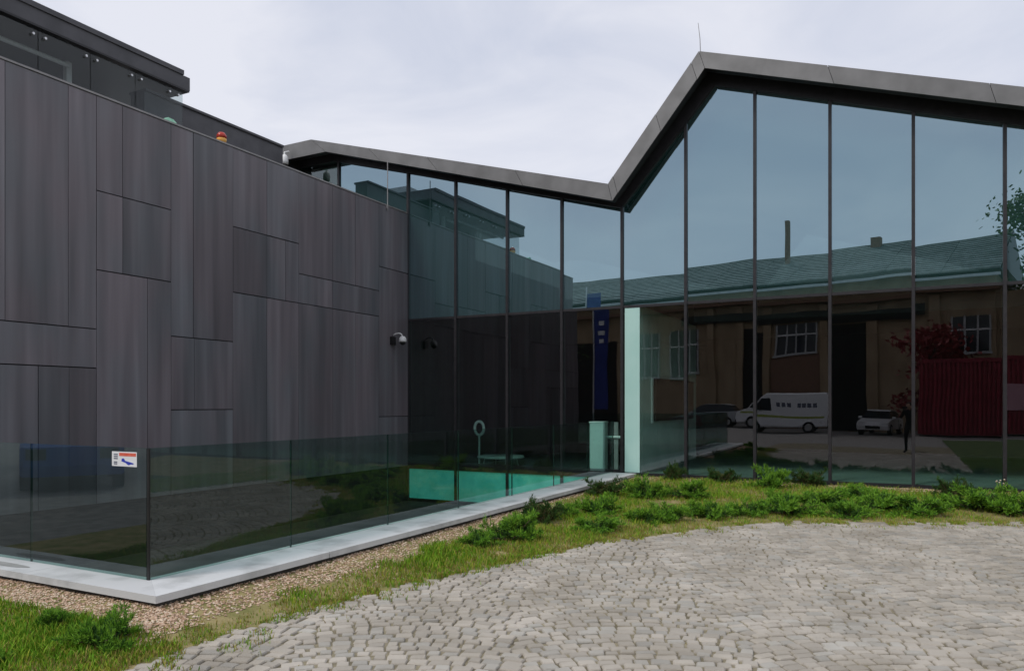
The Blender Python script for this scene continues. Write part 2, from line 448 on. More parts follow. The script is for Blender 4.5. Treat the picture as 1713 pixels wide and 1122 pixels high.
def bed_h(x, y):
    if in_setts(x, y, 0.03): return -0.035
    dc = math.hypot(max(0, x - CX), max(0, CY - y)) if y < CY else max(0, x - CX)
    h1 = 0.10 * max(0, 1 - dc / 0.62)
    ey = max(8.0, edge_y(min(x, 2.9)))
    h2 = 0.14 * max(0, min(1, (y - ey) / (GY - 0.3 - ey))) if x > CX else 0
    return max(h1, h2) + 0.012 * noise.noise((x * 2.2, y * 2.2, 0)) + 0.004

g = MB()
BIG = 900
hx0, hx1, hy0, hy1 = -12.5, -5.42, 4.1, GY + 0.2
for a in ((-BIG, hx0, -BIG, BIG), (hx1, BIG, -BIG, BIG), (hx0, hx1, -BIG, hy0), (hx0, hx1, hy1, BIG)):
    g.face([(a[0], a[2], -0.05), (a[1], a[2], -0.05), (a[1], a[3], -0.05), (a[0], a[3], -0.05)])
tag(g.build('ground', 'yard'), kind='structure')

g = MB()
g.face([(LAWN_X, -9.5, 0.0), (9, -9.5, 0.0), (9, 12.0, 0.0), (LAWN_X, 12.0, 0.0)])
tag(g.build('lawn', 'lawn'), kind='structure')

# planting bed, a sheet that rises gently towards the building
g = MB()
st = 0.10
idx = {}
def bv(i, j):
    if (i, j) not in idx:
        x, y = -9.0 + i * st, 1.0 + j * st
        idx[(i, j)] = len(g.v); g.v.append((x, y, bed_h(x, y)))
    return idx[(i, j)]
for i in range(int(17.0 / st)):
    for j in range(int((GY - 1.0) / st)):
        x, y = -9.0 + (i + .5) * st, 1.0 + (j + .5) * st
        if (x < CX - 0.1 and y > CY + 0.1) or in_setts(x, y, 0.45): continue
        if x > LAWN_X and y < 11.5: continue
        g.f.append((bv(i, j), bv(i + 1, j), bv(i + 1, j + 1), bv(i, j + 1))); g.mi.append(0)
tag(g.build('planting_bed', 'soil', smooth=True), kind='structure')

# sunken light well
g = MB()
g.face([(-12.4, 4.0, -0.7), (-5.3, 4.0, -0.7), (-5.3, 15.1, -0.7), (-12.4, 15.1, -0.7)])
tag(g.build('light_well_floor', 'well_floor'), kind='structure')
g = MB()
g.box(-5.50, -5.30, 3.95, GY - 0.12, -0.72, 0.02)
g.box(-12.4, -5.50, 3.95, 4.15, -0.72, 0.02)
tag(g.build('light_well_wall', 'plinth'), 'dark retaining wall lining the sunken light well under the coping', 'retaining wall')

# setts laid in shallow fans
pav = MB()
pav.face([(-4.75, -3, -0.013), (LAWN_X, -3, -0.013), (LAWN_X, 13.2, -0.013), (-4.75, 13.2, -0.013)])
pav = pav.build('cobblestone_paving', 'joint')
tag(pav, kind='structure')
CA = R(27.44)
AX = Vector((math.cos(CA), math.sin(CA)))      # along the courses
AY = Vector((-math.sin(CA), math.cos(CA)))
def stone_geo(cx, cy, wa, wb, rot, dz, tilt):
    """rounded sett: 8-sided top, softened edge, sides"""
    out = []
    hw, hb = wa / 2, wb / 2
    cut = 0.18 * min(hw, hb) * random.uniform(0.7, 1.3)
    base = [(-hw, -hb + cut), (-hw + cut, -hb), (hw - cut, -hb), (hw, -hb + cut), (hw, hb - cut), (hw - cut, hb), (-hw + cut, hb), (-hw, hb - cut)]
    jit = [(random.uniform(-.07, .07) * wb, random.uniform(-.07, .07) * wb) for _ in base]
    base = [(a + j[0], b + j[1]) for (a, b), j in zip(base, jit)]
    for sc, z in ((0.86, 0.0), (0.98, -0.008), (1.0, -0.05)):
        for a, b in base:
            ra = a * sc * math.cos(rot) - b * sc * math.sin(rot); rb = a * sc * math.sin(rot) + b * sc * math.cos(rot)
            p = AX * ra + AY * rb
            out.append((cx + p.x, cy + p.y, dz + z + (tilt[0] * a + tilt[1] * b)))
    faces = [tuple(range(8))]
    for lv in (0, 8):
        for k in range(8):
            k2 = (k + 1) % 8
            faces.append((lv + k, lv + 8 + k, lv + 8 + k2, lv + k2))
    return out, faces
stones = []
b = 0.5
row = 0
while b < 15:
    hrow = random.uniform(0.078, 0.108)
    a = -7 + random.uniform(0, .15)
    while a < 9:
        w = random.uniform(0.085, 0.15)
        ph = (a / 1.5) % 1.0
        arc = 0.17 * (1 - (2 * ph - 1) ** 2)
        slope = -0.17 * 2 * (2 * ph - 1) * 2 / 1.5
        ac = a + w / 2
        p = AX * ac + AY * (b + arc)
        rough_edge = 0.06 * noise.noise((p.x * 3, p.y * 3, 4))
        if p.y > 1.3 and in_setts(p.x, p.y, rough_edge + 0.02):
            gap = random.uniform(0.006, 0.014)
            stones.append((p.x, p.y, w - gap, hrow - gap, math.atan(slope) * 0.8 + random.uniform(-.06, .06),
                           random.uniform(-0.005, 0.005) + 0.005 * noise.noise((p.x * .8, p.y * .8, 9)), (random.uniform(-.04, .04), random.uniform(-.04, .04))))
        a += w
    b += hrow
    row += 1
fwd = Vector((-math.sin(CA), math.cos(CA)))
def depth(s): return s[0] * fwd.x + s[1] * fwd.y
def seen(s):
    d = depth(s); lat = s[0] * AX.x + s[1] * AX.y
    return d > 4.5 and abs(lat) < d * 0.68
order = sorted([s for s in stones if seen(s)], key=depth)
near = order[:300]; near_set = set(near)
for s in near:
    v, f = stone_geo(*s)
    me = bpy.data.meshes.new('cobblestone'); me.from_pydata(v, [], f); me.materials.append(M['stone2' if random.random() < .22 else 'stone'])
    at = me.attributes.new('tone', 'FLOAT', 'FACE'); t = random.random()
    at.data.foreach_set('value', [t] * len(f))
    o = bpy.data.objects.new('cobblestone', me); COL.objects.link(o); o.parent = pav
vs, fs, ts, ms = [], [], [], []
for s in stones:
    if s in near_set: continue
    v, f = stone_geo(*s); i = len(vs); vs += v; fs += [tuple(i + k for k in q) for q in f]; ts += [random.random()] * len(f); ms += [int(random.random() < .22)] * len(f)
me = bpy.data.meshes.new('cobblestones'); me.from_pydata(vs, [], fs); me.materials.append(M['stone']); me.materials.append(M['stone2']); me.polygons.foreach_set('material_index', ms)
me.attributes.new('tone', 'FLOAT', 'FACE').data.foreach_set('value', ts)
o = bpy.data.objects.new('cobblestones', me); COL.objects.link(o); o.parent = pav; o['kind'] = 'stuff'

# ------------------------------------------------------------------ dark panelled building
db = thing('panelled_building', 'dark grey fibre cement clad building with staggered panels at the left', 'building', (WX, 10, 0))
def W(o):                      # parent without moving
    o.parent = PARENT; o.location = Vector(o.location) - PARENT.location; return o
PARENT = db
W(box_obj('wall_core', (-17, WX - 0.035, 4.62, 17.5, -0.7, 6.10), 'core'))
GAPH, GAPV = 0.008, 0.004
cells = []
def col(ys, z0, z1):
    for y0, y1 in zip(ys, ys[1:]): cells.append((y0, y1, z0, z1))
Z0, ZT = 0.14, 6.12
col([4.6, 5.79, 6.64, 7.06], 2.70, ZT); col([4.6, 7.06], 2.13, 2.70); col([4.6, 5.6, 6.22, 6.65, 7.06], Z0, 2.13)
col([7.06, 7.48, 8.33], 4.73, ZT); col([7.06, 7.48, 8.33], 3.57, 4.73); col([7.06, 7.90, 8.33], Z0, 3.57)
col([8.33, 8.76, 9.60], 2.70, ZT); col([8.33, 8.78, 9.60], 1.51, 2.70); col([8.33, 9.60], Z0, 1.51)
col([9.60, 10.40, 11.23], 4.73, ZT); col([9.60, 10.40, 10.88, 11.23], 3.575, 4.73); col([9.60, 10.40, 11.23], Z0, 3.575)
col([11.23, 12.22, 12.95, 13.77], 4.15, ZT); col([11.23, 12.22, 13.77], 3.575, 4.15); col([11.23, 12.22, 12.95, 13.77], Z0, 3.575)
col([13.77, 14.90], 4.70, ZT); col([13.77, 14.90], 1.32, 4.70); col([13.77, 14.90], Z0, 1.32)
for y0, y1, z0, z1 in cells:
    d = random.uniform(-0.004, 0.004)
    W(MB().box(WX - 0.03, WX + d, y0 + GAPV, y1 - GAPV, z0 + GAPH, z1 - GAPH).build('cladding_panel', 'panel'))
for x0, x1 in ((-12.1, -10.53), (-13.7, -12.1), (-15.3, -13.7), (-16.9, -15.3)):   # end face
    for z0, z1 in ((Z0, 2.13), (2.13, 4.15), (4.15, ZT)):
        W(MB().box(x0 + GAPV, x1 - GAPV, 4.585, 4.615, z0 + GAPH, z1 - GAPH).build('cladding_panel', 'panel'))
W(box_obj('parapet_flashing', (-10.72, WX + 0.012, 4.6, 14.84, 6.122, 6.150), 'rail'))
W(box_obj('roof_deck', (-17, -10.7, 4.62, 14.3, 6.06, 6.13), 'concrete'))
W(box_obj('plinth', (WX - 0.3, WX - 0.05, 4.62, 14.9, -0.7, 0.13), 'plinth'))
# set-back roof storey: canopy, glass screen with clamps, posts, rails
can = W(box_obj('canopy', (-17, -12.73, 4.4, 10.52, 7.86, 8.12), 'anth'))
PARENT2 = can
def W2(o, par):
    o.parent = par; o.location = Vector((0, 0, 0)) - Vector(db.location); return o
def sub(o, par):
    o.parent = par; return o
sub(box_obj('canopy_cap', (-16.9, -12.70, 4.4, 10.36, 8.121, 8.21), 'anth'), can)
sub(box_obj('drip_edge', (-16.9, -12.72, 4.4, 10.50, 7.825, 7.859), 'frame'), can)
screen_y = [4.7, 5.65, 6.6, 7.56, 8.47, 9.35, 10.40]
for y0, y1 in zip(screen_y, screen_y[1:]):
    m = MB(); m.box(-12.80, -12.788, y0 + .006, y1 - .006, 6.2, 7.80, 0)
    W(m.build('glass_screen', [glass_mat('screen_glass', (0.80, 0.84, 0.84), 0.0, (0.55, 0.55, 0.55), None, 0, 0, 0.02) if 'screen_glass' not in bpy.data.materials else bpy.data.materials['screen_glass']]))
for y in (6.6, 7.56, 8.47, 9.35, 10.17):
    for dy in (-0.10, 0.10):
        W(MB().tube([(-12.80, y + dy, 7.70), (-12.74, y + dy, 7.70)], 0.022, 10).build('glass_clamp', 'steel'))
for y in (6.3, 8.55, 10.72):
    W(MB().box(-13.62, -13.52, y - .05, y + .05, 6.13, 7.86).build('roof_post', 'pale'))
for z, y1 in ((7.25, 8.5), (7.72, 8.5)):
    W(MB().tube([(-13.45, 4.7, z), (-13.45, y1, z)], 0.04, 8).build('hand_rail', 'pale'))
W(box_obj('roof_storey_wall', (-16.9, -15.2, 4.7, 10.45, 6.13, 7.855), 'fascia'))
W(MB().tube([(-13.0, 4.7, 7.02), (-13.0, 6.7, 7.02)], 0.05, 8).build('roof_pipe', 'pale'))
W(box_obj('service_box', (-14.9, -14.1, 4.8, 6.6, 6.13, 7.4), 'gutter'))
W(box_obj('rear_parapet', (-13.4, -13.0, 9.7, 13.35, 6.13, 7.62), 'anth'))
W(box_obj('rear_parapet_cap', (-13.45, -12.96, 9.7, 13.35, 7.622, 7.67), 'anth'))
W(box_obj('chimney_block', (-16.6, -15.3, 6.2, 8.0, 8.12, 9.2), 'gutter'))

# ------------------------------------------------------------------ glass hall
T = [(-14.0, 8.13), (-13.06, 8.14), (-5.30, 6.01), (-3.48, 8.27), (4.30, 5.75), (6.12, 8.0), (13.5, 5.7)]
B = [(-14.0, 7.76), (-12.60, 7.77), (-5.21, 5.66), (-3.37, 7.93), (4.38, 5.42), (6.20, 7.66), (13.5, 5.36)]
GT = [(-14.0, 7.70), (-12.75, 7.70), (-5.19, 5.63), (-3.29, 7.77), (4.45, 5.26), (6.26, 7.5), (13.5, 5.2)]
hall = thing('glass_hall', 'glazed hall with zigzag sawtooth roof and dark vertical mullions', 'building', (0, GY, 0.2))
PARENT = hall
FY = 14.40
nsp = [[0, 1], [0, .225, .44, .73, 1.0], [0, .06, .54, .92, 1.0], [0, .29, .6, .88, 1.0], [0, .5, 1], [0, .33, .66, 1]]
splits = nsp
for k in range(len(T) - 1):
    for s0, s1 in zip(splits[k], splits[k][1:]):
        def P(q, pts): return (pts[k][0] + (pts[k + 1][0] - pts[k][0]) * q, pts[k][1] + (pts[k + 1][1] - pts[k][1]) * q)
        e = 0.004
        a, b_, c, d = P(s0, B), P(s1, B), P(s1, T), P(s0, T)
        m = MB(); m.prism_y([(a[0] + e, a[1]), (b_[0] - e, b_[1]), (c[0] - e, c[1]), (d[0] + e, d[1])], FY - 0.03 - random.uniform(0, .003), FY)
        W(m.build('fascia_panel', 'fascia'))
# roof body behind the fascia (dark underside set up inside the lip)
for k in range(len(T) - 1):
    up = 0.17
    m = MB()
    m.prism_y([(B[k][0], B[k][1] + up), (B[k + 1][0], B[k + 1][1] + up), (T[k + 1][0], T[k + 1][1] - .012), (T[k][0], T[k][1] - .012)], FY + 0.002, 31)
    W(m.build('roof_slab', 'soffit'))
    m = MB()
    m.prism_y([(GT[k][0], GT[k][1]), (GT[k + 1][0], GT[k + 1][1]), (B[k + 1][0], B[k + 1][1] + up + .02), (B[k][0], B[k][1] + up + .02)], GY - 0.07, GY + 0.12)
    W(m.build('head_frame', 'frame'))
    m = MB()
    m.prism_y([(B[k][0], B[k][1]), (B[k + 1][0], B[k + 1][1]), (B[k + 1][0], B[k + 1][1] + .03), (B[k][0], B[k][1] + .03)], FY + 0.001, FY + 0.16)
    W(m.build('soffit_lip', 'frame'))
MX = [-12.64, -10.53, -9.20, -7.86, -6.54, -5.19, -3.87, -2.55, -1.23, 0.11, 1.45, 2.79, 4.13, 5.47, 6.81, 8.15, 9.49]
for x in MX:
    bottom = -0.66 if -10.6 < x < -5.3 else (0.15 if x > -6 else 5.5)
    top = lerp_poly(GT, x) + 0.02
    W(box_obj('mullion', (x - 0.027, x + 0.027, GY - 0.05, GY + 0.10, bottom, top), 'mullion'))
TZ = 3.60
for x0, x1 in zip(MX[1:], MX[2:]):
    W(box_obj('transom', (x0 + .027, x1 - .027, GY - 0.03, GY + 0.08, TZ - 0.026, TZ + 0.026), 'mullion'))
def pane(poly, mat, name='pane'):
    cxp = sum(p[0] for p in poly) / len(poly); czp = sum(p[1] for p in poly) / len(poly)
    m = MB(); m.prism_y([(x - cxp, z - czp) for x, z in poly], -0.004, 0.004, 1, 0)
    o = m.build(name, [mat, 'pane_back'], None, loc=(cxp, GY, czp))
    o.rotation_euler = (R(random.gauss(0, 0.09)), 0, R(random.gauss(0, 0.14)))
    return W(o)
for k, (x0, x1) in enumerate(zip(MX, MX[1:])):
    a, b_ = x0 + 0.028, x1 - 0.028
    zb = 5.9 if k == 0 else TZ + 0.027
    inner = [(x, z) for x, z in GT if a < x < b_]
    poly = [(a, zb), (b_, zb), (b_, lerp_poly(GT, b_) - .002)] + [(x, z - .002) for x, z in reversed(inner)] + [(a, lerp_poly(GT, a) - .002)]
    pane(poly, 'upper_glass')
    if k == 0: continue
    z0 = 0.26 if x1 < -5.1 else 0.205
    pane([(a, z0), (b_, z0), (b_, TZ - .027), (a, TZ - .027)], 'lower_glass')
    if x1 < -5.1:
        W(box_obj('floor_edge_panel', (a, b_, GY - 0.03, GY + 0.05, 0.075, 0.255), 'frame'))
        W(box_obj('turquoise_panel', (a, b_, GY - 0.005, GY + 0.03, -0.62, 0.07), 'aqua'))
    else:
        W(box_obj('sill', (a, b_, GY - 0.05, GY + 0.06, 0.12, 0.203), 'frame'))
# the clear corner pane left of the first mullion
pane([(-13.95, 6.3), (-12.68, 6.3), (-12.68, 7.69), (-13.95, 7.69)], 'clear_glass')
W(box_obj('corner_lining', (-14.0, -12.0, GY + 0.9, GY + 0.95, 5.6, 8.0), 'mint'))
W(box_obj('end_wall', (-14.15, -13.97, FY + 0.05, 24, 5.6, 7.92), 'frame'))
W(MB().tube([(-13.5, GY + 0.4, 7.6), (-12.75, GY + 0.4, 6.6)], 0.02, 6).build('brace', 'steel'))
W(box_obj('added_mint_panel', (-5.13, -4.815, GY - 0.022, GY - 0.006, 0.21, TZ - 0.03), 'mint'))  # panel added over the glass to show the partition's end brightly lit
# hall inside
W(box_obj('hall_floor', (-5.15, 12.5, GY + 0.07, 24, 0.0, 0.20), 'int_floor'))
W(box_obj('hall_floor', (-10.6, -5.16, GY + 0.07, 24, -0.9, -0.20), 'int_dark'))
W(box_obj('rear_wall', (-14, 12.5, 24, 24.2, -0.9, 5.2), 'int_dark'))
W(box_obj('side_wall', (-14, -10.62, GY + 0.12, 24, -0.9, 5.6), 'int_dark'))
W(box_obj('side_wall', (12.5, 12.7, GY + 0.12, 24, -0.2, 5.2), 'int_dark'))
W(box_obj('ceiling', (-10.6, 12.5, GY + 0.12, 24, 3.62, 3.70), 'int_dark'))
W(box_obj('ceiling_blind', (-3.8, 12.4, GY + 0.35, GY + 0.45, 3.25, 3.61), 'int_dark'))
W(box_obj('partition_wall', (-5.14, -4.82, GY + 0.16, 19.6, 0.201, 3.615), 'partition'))

# ------------------------------------------------------------------ glass balustrade and its coping
co = thing('coping', 'pale concrete coping ledge turning the corner under the glass balustrade', 'ledge', (CX, CY, 0.1))
PARENT = co
ys = [CY, 5.6, 7.15, 8.7, 10.25, 11.8, 13.35, GY - 0.09]
inner_x = BX - 0.06
for k, (y0, y1) in enumerate(zip(ys, ys[1:])):
    m = MB()
    if k == 0:   # mitred corner slab
        i = len(m.v)
        pts = [(CX, CY), (CX, y1 - .003), (inner_x, y1 - .003), (inner_x, BY + .06)]
        m.v += [(x, y, .145) for x, y in pts] + [(x, y, .20) for x, y in pts]
        m.f += [(3, 2, 1, 0), (4, 5, 6, 7), (0, 1, 5, 4), (1, 2, 6, 5), (2, 3, 7, 6), (3, 0, 4, 7)]; m.mi += [0] * 6
    else:
        m.box(inner_x, CX + random.uniform(-.003, .003), y0 + .003, y1 - .003, .145, .20 + random.uniform(-.002, .002))
    W(m.build('coping_slab', 'coping'))
xs = [CX, -6.52, -8.9, -11.3, -13.7]
for k, (x1, x0) in enumerate(zip(xs, xs[1:])):
    m = MB()
    if k == 0:
        pts = [(CX - .0015, CY), (inner_x - .0015, BY + .06), (x0 + .003, BY + .06), (x0 + .003, CY)]
        m.v += [(x, y, .145) for x, y in pts] + [(x, y, .20) for x, y in pts]
        m.f += [(0, 3, 2, 1)[::-1], (4, 5, 6, 7), (0, 1, 5, 4), (1, 2, 6, 5), (2, 3, 7, 6), (3, 0, 4, 7)]; m.mi += [0] * 6
    else:
        m.box(x0 + .003, x1 - .003, CY + random.uniform(-.003, .003), BY + .06, .145, .20)
    W(m.build('coping_slab', 'coping'))
m = MB()
m.box(CX - .10, CX - .05, CY + .05, GY - .1, -0.05, .144); m.box(-13.7, CX - .10, CY + .05, CY + .10, -0.05, .144)
W(m.build('footing', 'plinth'))
m = MB()
m.v = []
ring = [(-7.05 + .36 * math.cos(t) * (1 + .12 * math.sin(3 * t)), 3.86 + .055 * math.sin(t) * (1 + .1 * math.cos(2 * t)), .2025) for t in [2 * math.pi * q / 28 for q in range(28)]]
m.face(ring)
W(m.build('damp_patch', 'stain'))

bal = thing('glass_balustrade', 'frameless smoked glass balustrade standing on the pale coping', 'balustrade', (BX, BY, 0.2))
PARENT = bal
TOPZ = 1.25
yj = [BY, 5.61, 7.18, 8.75, 10.32, 11.87, 13.42, GY - 0.10]
for y0, y1 in zip(yj, yj[1:]):
    m = MB()
    x0, x1 = BX - 0.009, BX + 0.009
    a, b_ = y0 + .003, y1 - .003
    i = len(m.v)
    m.box(x0, x1, a, b_, 0.19, TOPZ, 1)
    m.mi[3] = 0                      # outer face carries the reflection
    m.mi[5] = 2
    o = m.build('glass_panel', ['bal_glass', 'pane_edge', 'pane_back'])
    o.data.polygons[0].material_index = 1
    W(o)
xj = [BX - 0.016, -6.93, -8.5, -10.07, -11.64, -13.2]
for x1, x0 in zip(xj, xj[1:]):
    m = MB(); m.box(x0 + .003, x1 - .003, BY - 0.009, BY + 0.009, 0.19, TOPZ, 1)
    m.mi[2] = 0; m.mi[4] = 2
    W(m.build('glass_panel', ['bal_glass', 'pane_edge', 'pane_back']))
W(box_obj('corner_joint', (BX - 0.012, BX + 0.011, BY - 0.011, BY + 0.004, 0.19, TOPZ - .003), 'black'))

# warning sticker on the left pane
sg = thing('warning_sticker', 'small white warning sticker with red strip and blue falling figure', 'sticker', (-5.645, BY - 0.012, 1.155))
PARENT = sg
def SG(poly, mat, name, d):     # 0..1 across, 0..1 up
    m = MB(); m.prism_y([(-0.155 + .31 * a, -0.06 + .12 * c) for a, c in poly], -0.001 - d, -d)
    return m.build(name, mat, sg)
rect = lambda a0, a1, c0, c1: [(a0, c0), (a1, c0), (a1, c1), (a0, c1)]
SG(rect(0, 1, 0, 1), 'sign_white', 'sticker_sheet', 0.0)
SG(rect(.30, .97, .70, .92), 'sign_red', 'red_strip', 0.0012)
raw = [(270, 745), (262, 800), (345, 828), (372, 855), (405, 872), (440, 852), (490, 852), (496, 830), (420, 808), (332, 788), (312, 742)]
SG([((x - 75) / 480, 1 - (y - 610) / 290) for x, y in raw], 'sign_blue', 'falling_figure', 0.0012)
for c in (.80, .66, .52, .28, .16):
    SG(rect(.08, .22 + .02 * (c > .5), c - .045, c + .035), 'sign_text', 'text_line', 0.0012)

# concrete edging between gravel and grass
tag(MB().box(-4.47, -4.40, 3.3, 8.4, -0.05, 0.022).build('edging_strip', 'edge'), 'thin concrete edging strip between gravel and grass verge', 'edging')

# ------------------------------------------------------------------ fittings on the buildings
def dome_camera(name, label, loc, wall_x=None):
    t = thing(name, label, 'camera', loc)
    return t
c1 = dome_camera('security_camera', 'white dome camera hanging from the left end of the zigzag fascia', (-13.72, 14.15, 7.62))
MB().lathe([(0.0, .17), (.05, .17), (.085, .12), (.095, .02), (.09, -.06), (.0, -.062)], n=18).build('housing', 'white', c1, True)
MB().lathe([(.0, -.17), (.03, -.165), (.055, -.14), (.07, -.10), (.075, -.063)], n=18).build('lens_dome', 'black', c1, True)
MB().tube([(0, 0, .15), (0, 0, .24), (0, .15, .30)], .022, 8).build('bracket', 'white', c1)
c2 = dome_camera('security_camera', 'pale camera on a gooseneck arm at the panelled wall beside the glass', (WX, 14.25, 3.05))
MB().box(0.004, .07, -.09, .09, -.10, .12).build('junction_box', 'black', c2)
MB().tube([(.05, 0, .16), (.12, .02, .20), (.22, .03, .215), (.30, .03, .18), (.33, .03, .12)], .018, 8).build('arm', 'white', c2, True)
MB().lathe([(0.0, .13), (.05, .125), (.095, .07), (.105, .0), (.095, -.03), (.0, -.032)], (.34, .03, 0), n=18).build('housing', 'white', c2, True)
MB().lathe([(.0, -.12), (.045, -.105), (.075, -.07), (.085, -.033)], (.34, .03, 0), n=18).build('lens_dome', 'black', c2, True)
c2.scale = (.85, .85, .85)
rod = thing('lightning_rod', 'thin bent lightning rod standing on the highest roof peak', 'rod', (-3.48, FY + 0.1, 8.26))
MB().tube([(0, 0, 0), (-.01, 0, .3), (-.05, .02, .62)], [.009, .008, .005], 6).build('needle', 'rail', rod)
MB().lathe([(.03, -.01), (.03, .03), (.012, .05)], n=10).build('foot', 'rail', rod)
rod2 = thing('lightning_rod', 'thin straight pale rod standing on the panelled wall top', 'rod', (WX + 0.03, 14.05, 6.0))
MB().tube([(0, 0, 0), (0, 0, 1.15)], .011, 6).build('needle', 'rail', rod2)
MB().box(-.05, .004, -.03, .03, .05, .11).build('clip', 'rail', rod2)
bc = thing('beacon_lamp', 'red and amber beacon lamp on the panelled wall top', 'lamp', (-10.60, 9.42, 6.12))
MB().lathe([(.06, 0), (.06, .03), (.05, .035)], n=14).build('base', 'black', bc)
MB().lathe([(.075, .036), (.085, .10), (.075, .115)], n=16).build('amber_lens', 'beacon_amber', bc, True)
MB().lathe([(.088, .116), (.08, .17), (.05, .21), (.0, .225)], n=16).build('red_cap', 'beacon_red', bc, True)
gl = thing('green_lamp', 'pale green lamp lying on the panelled wall top below the canopy', 'lamp', (-10.60, 8.36, 6.13))
m = MB(); m.prism_x([(-.11, .0), (.11, .0), (.10, .05), (.04, .085), (-.06, .09), (-.11, .05)], -.05, .05)
m.build('lens_body', 'green_lens', gl)
MB().box(-.06, .06, -.12, .12, -.004, .012).build('base', 'rail', gl)

# ------------------------------------------------------------------ things inside the hall
tv = thing('wall_screen', 'long dark screen mounted on the white partition inside the hall', 'screen', (-4.82, 17.3, 1.70))
MB().box(.03, .075, -1.5, 1.75, -.46, .46).build('panel', 'black', tv)
MB().box(.0, .03, -.6, .8, -.2, .2).build('mount', 'steel', tv)
MB().box(.004, .03, -1.62, -1.53, -.5, .46).build('side_trim', 'white', tv)
cab = thing('display_pillar', 'white display pillar just inside the glass left of the partition', 'cabinet', (-5.87, GY + 0.42, -0.2))
MB().box(-.15, .15, -.15, .15, 0, 1.40).build('body', 'int_wall', cab)
MB().box(-.16, .16, -.16, .16, 1.401, 1.43).build('top', 'int_wall', cab)
pst = thing('barrier_post', 'slim pale post with a side bar beside the white display pillar', 'post', (-5.50, GY + 0.5, -0.2))
MB().box(-.045, .045, -.02, .02, 0, 1.42).build('post', 'rail', pst)
MB().tube([(-.24, -.03, 1.1), (.16, -.03, 1.1)], .028, 8).build('bar', 'white', pst)
tb = thing('low_table', 'low round white table inside the hall', 'table', (-9.15, 17.0, -0.2))
MB().lathe([(.0, .44), (.58, .44), (.60, .46), (.60, .48), (.58, .50), (.0, .50)], n=32).build('table_top', 'int_wall', tb)
for q in range(4):
    a = math.pi / 4 + q * math.pi / 2
    MB().tube([(.42 * math.cos(a), .42 * math.sin(a), .44), (.52 * math.cos(a), .52 * math.sin(a), 0)], .018, 6).build('leg', 'white', tb)
lp = thing('ring_lamp', 'white ring shaped stand on a slender pole beside the low table', 'lamp', (-9.55, 16.6, -0.2))
MB().tube([(0, 0, .02), (0, 0, 1.05)], .025, 8).build('pole', 'white', lp)
m = MB(); m.tube([(.13 * math.cos(t), 0, 1.20 + .17 * math.sin(t)) for t in [2 * math.pi * q / 24 for q in range(25)]], .035, 8, cap=False)
m.build('ring', 'white', lp, True)
MB().lathe([(.18, 0), (.18, .02), (.03, .03)], n=20).build('foot', 'white', lp)

# ------------------------------------------------------------------ gravel, grass, junipers
def pebbles(name, mats, pts):
    v, f, mi = [], [], []
    for x, y, z, s in pts:
        i = len(v)
        a = random.uniform(0, 3.14); c, sn = math.cos(a), math.sin(a)
        sx, sy, sz = s * random.uniform(.7, 1.3), s * random.uniform(.6, 1), s * random.uniform(.4, .75)
        for px, py, pz in ((1, 0, 0), (0, 1, 0), (-1, 0, 0), (0, -1, 0), (.2, .1, 1), (-.1, 0, -1)):
            px += random.uniform(-.2, .2); py += random.uniform(-.2, .2)
            v.append((x + (px * c * sx - py * sn * sy), y + (px * sn * sx + py * c * sy), z + pz * sz))
        f += [(i, i + 1, i + 4), (i + 1, i + 2, i + 4), (i + 2, i + 3, i + 4), (i + 3, i, i + 4), (i + 1, i, i + 5), (i + 2, i + 1, i + 5), (i + 3, i + 2, i + 5), (i, i + 3, i + 5)]
        mi += [random.randrange(len(mats))] * 8
    me = bpy.data.meshes.new(name); me.from_pydata(v, [], f)
    for k in mats: me.materials.append(M[k])
    me.polygons.foreach_set('material_index', mi)
    o = bpy.data.objects.new(name, me); COL.objects.link(o); return o
pts = []
def gz(x, y): return bed_h(x, y) + 0.004
for _ in range(11000):
    x = random.uniform(CX - .04, -4.52 + .08 * random.random()); y = random.uniform(3.35, 14.5)
    if y > 8.4 and random.random() < (y - 8.4) / 9: continue
    if y > 6 and random.random() < .25: continue
    pts.append((x, y, gz(x, y), random.uniform(.007, .016)))
for _ in range(7500):
    x = random.uniform(-8.2, -4.45); y = random.uniform(3.30 - .08 * noise.noise((x * 2, 0, 0)), CY + .05)
    pts.append((x, y, gz(x, y), random.uniform(.006, .015)))
for _ in range(5000):
    x = random.uniform(-4.8, 4.0); y = GY - .1 - abs(random.gauss(0, .28))
    pts.append((x, y, gz(x, y), random.uniform(.008, .018)))
for _ in range(2500):
    x = random.uniform(-4.47, -3.2); y = random.uniform(3.2, 8)
    if noise.noise((x * 3, y * 3, 7)) < .1: continue
    pts.append((x, y, gz(x, y), random.uniform(.004, .010)))
tag(pebbles('gravel', ['g1', 'g2', 'g3', 'g4', 'g5'], pts), 'tan and pinkish pea gravel strip along the coping', 'gravel', kind='stuff')

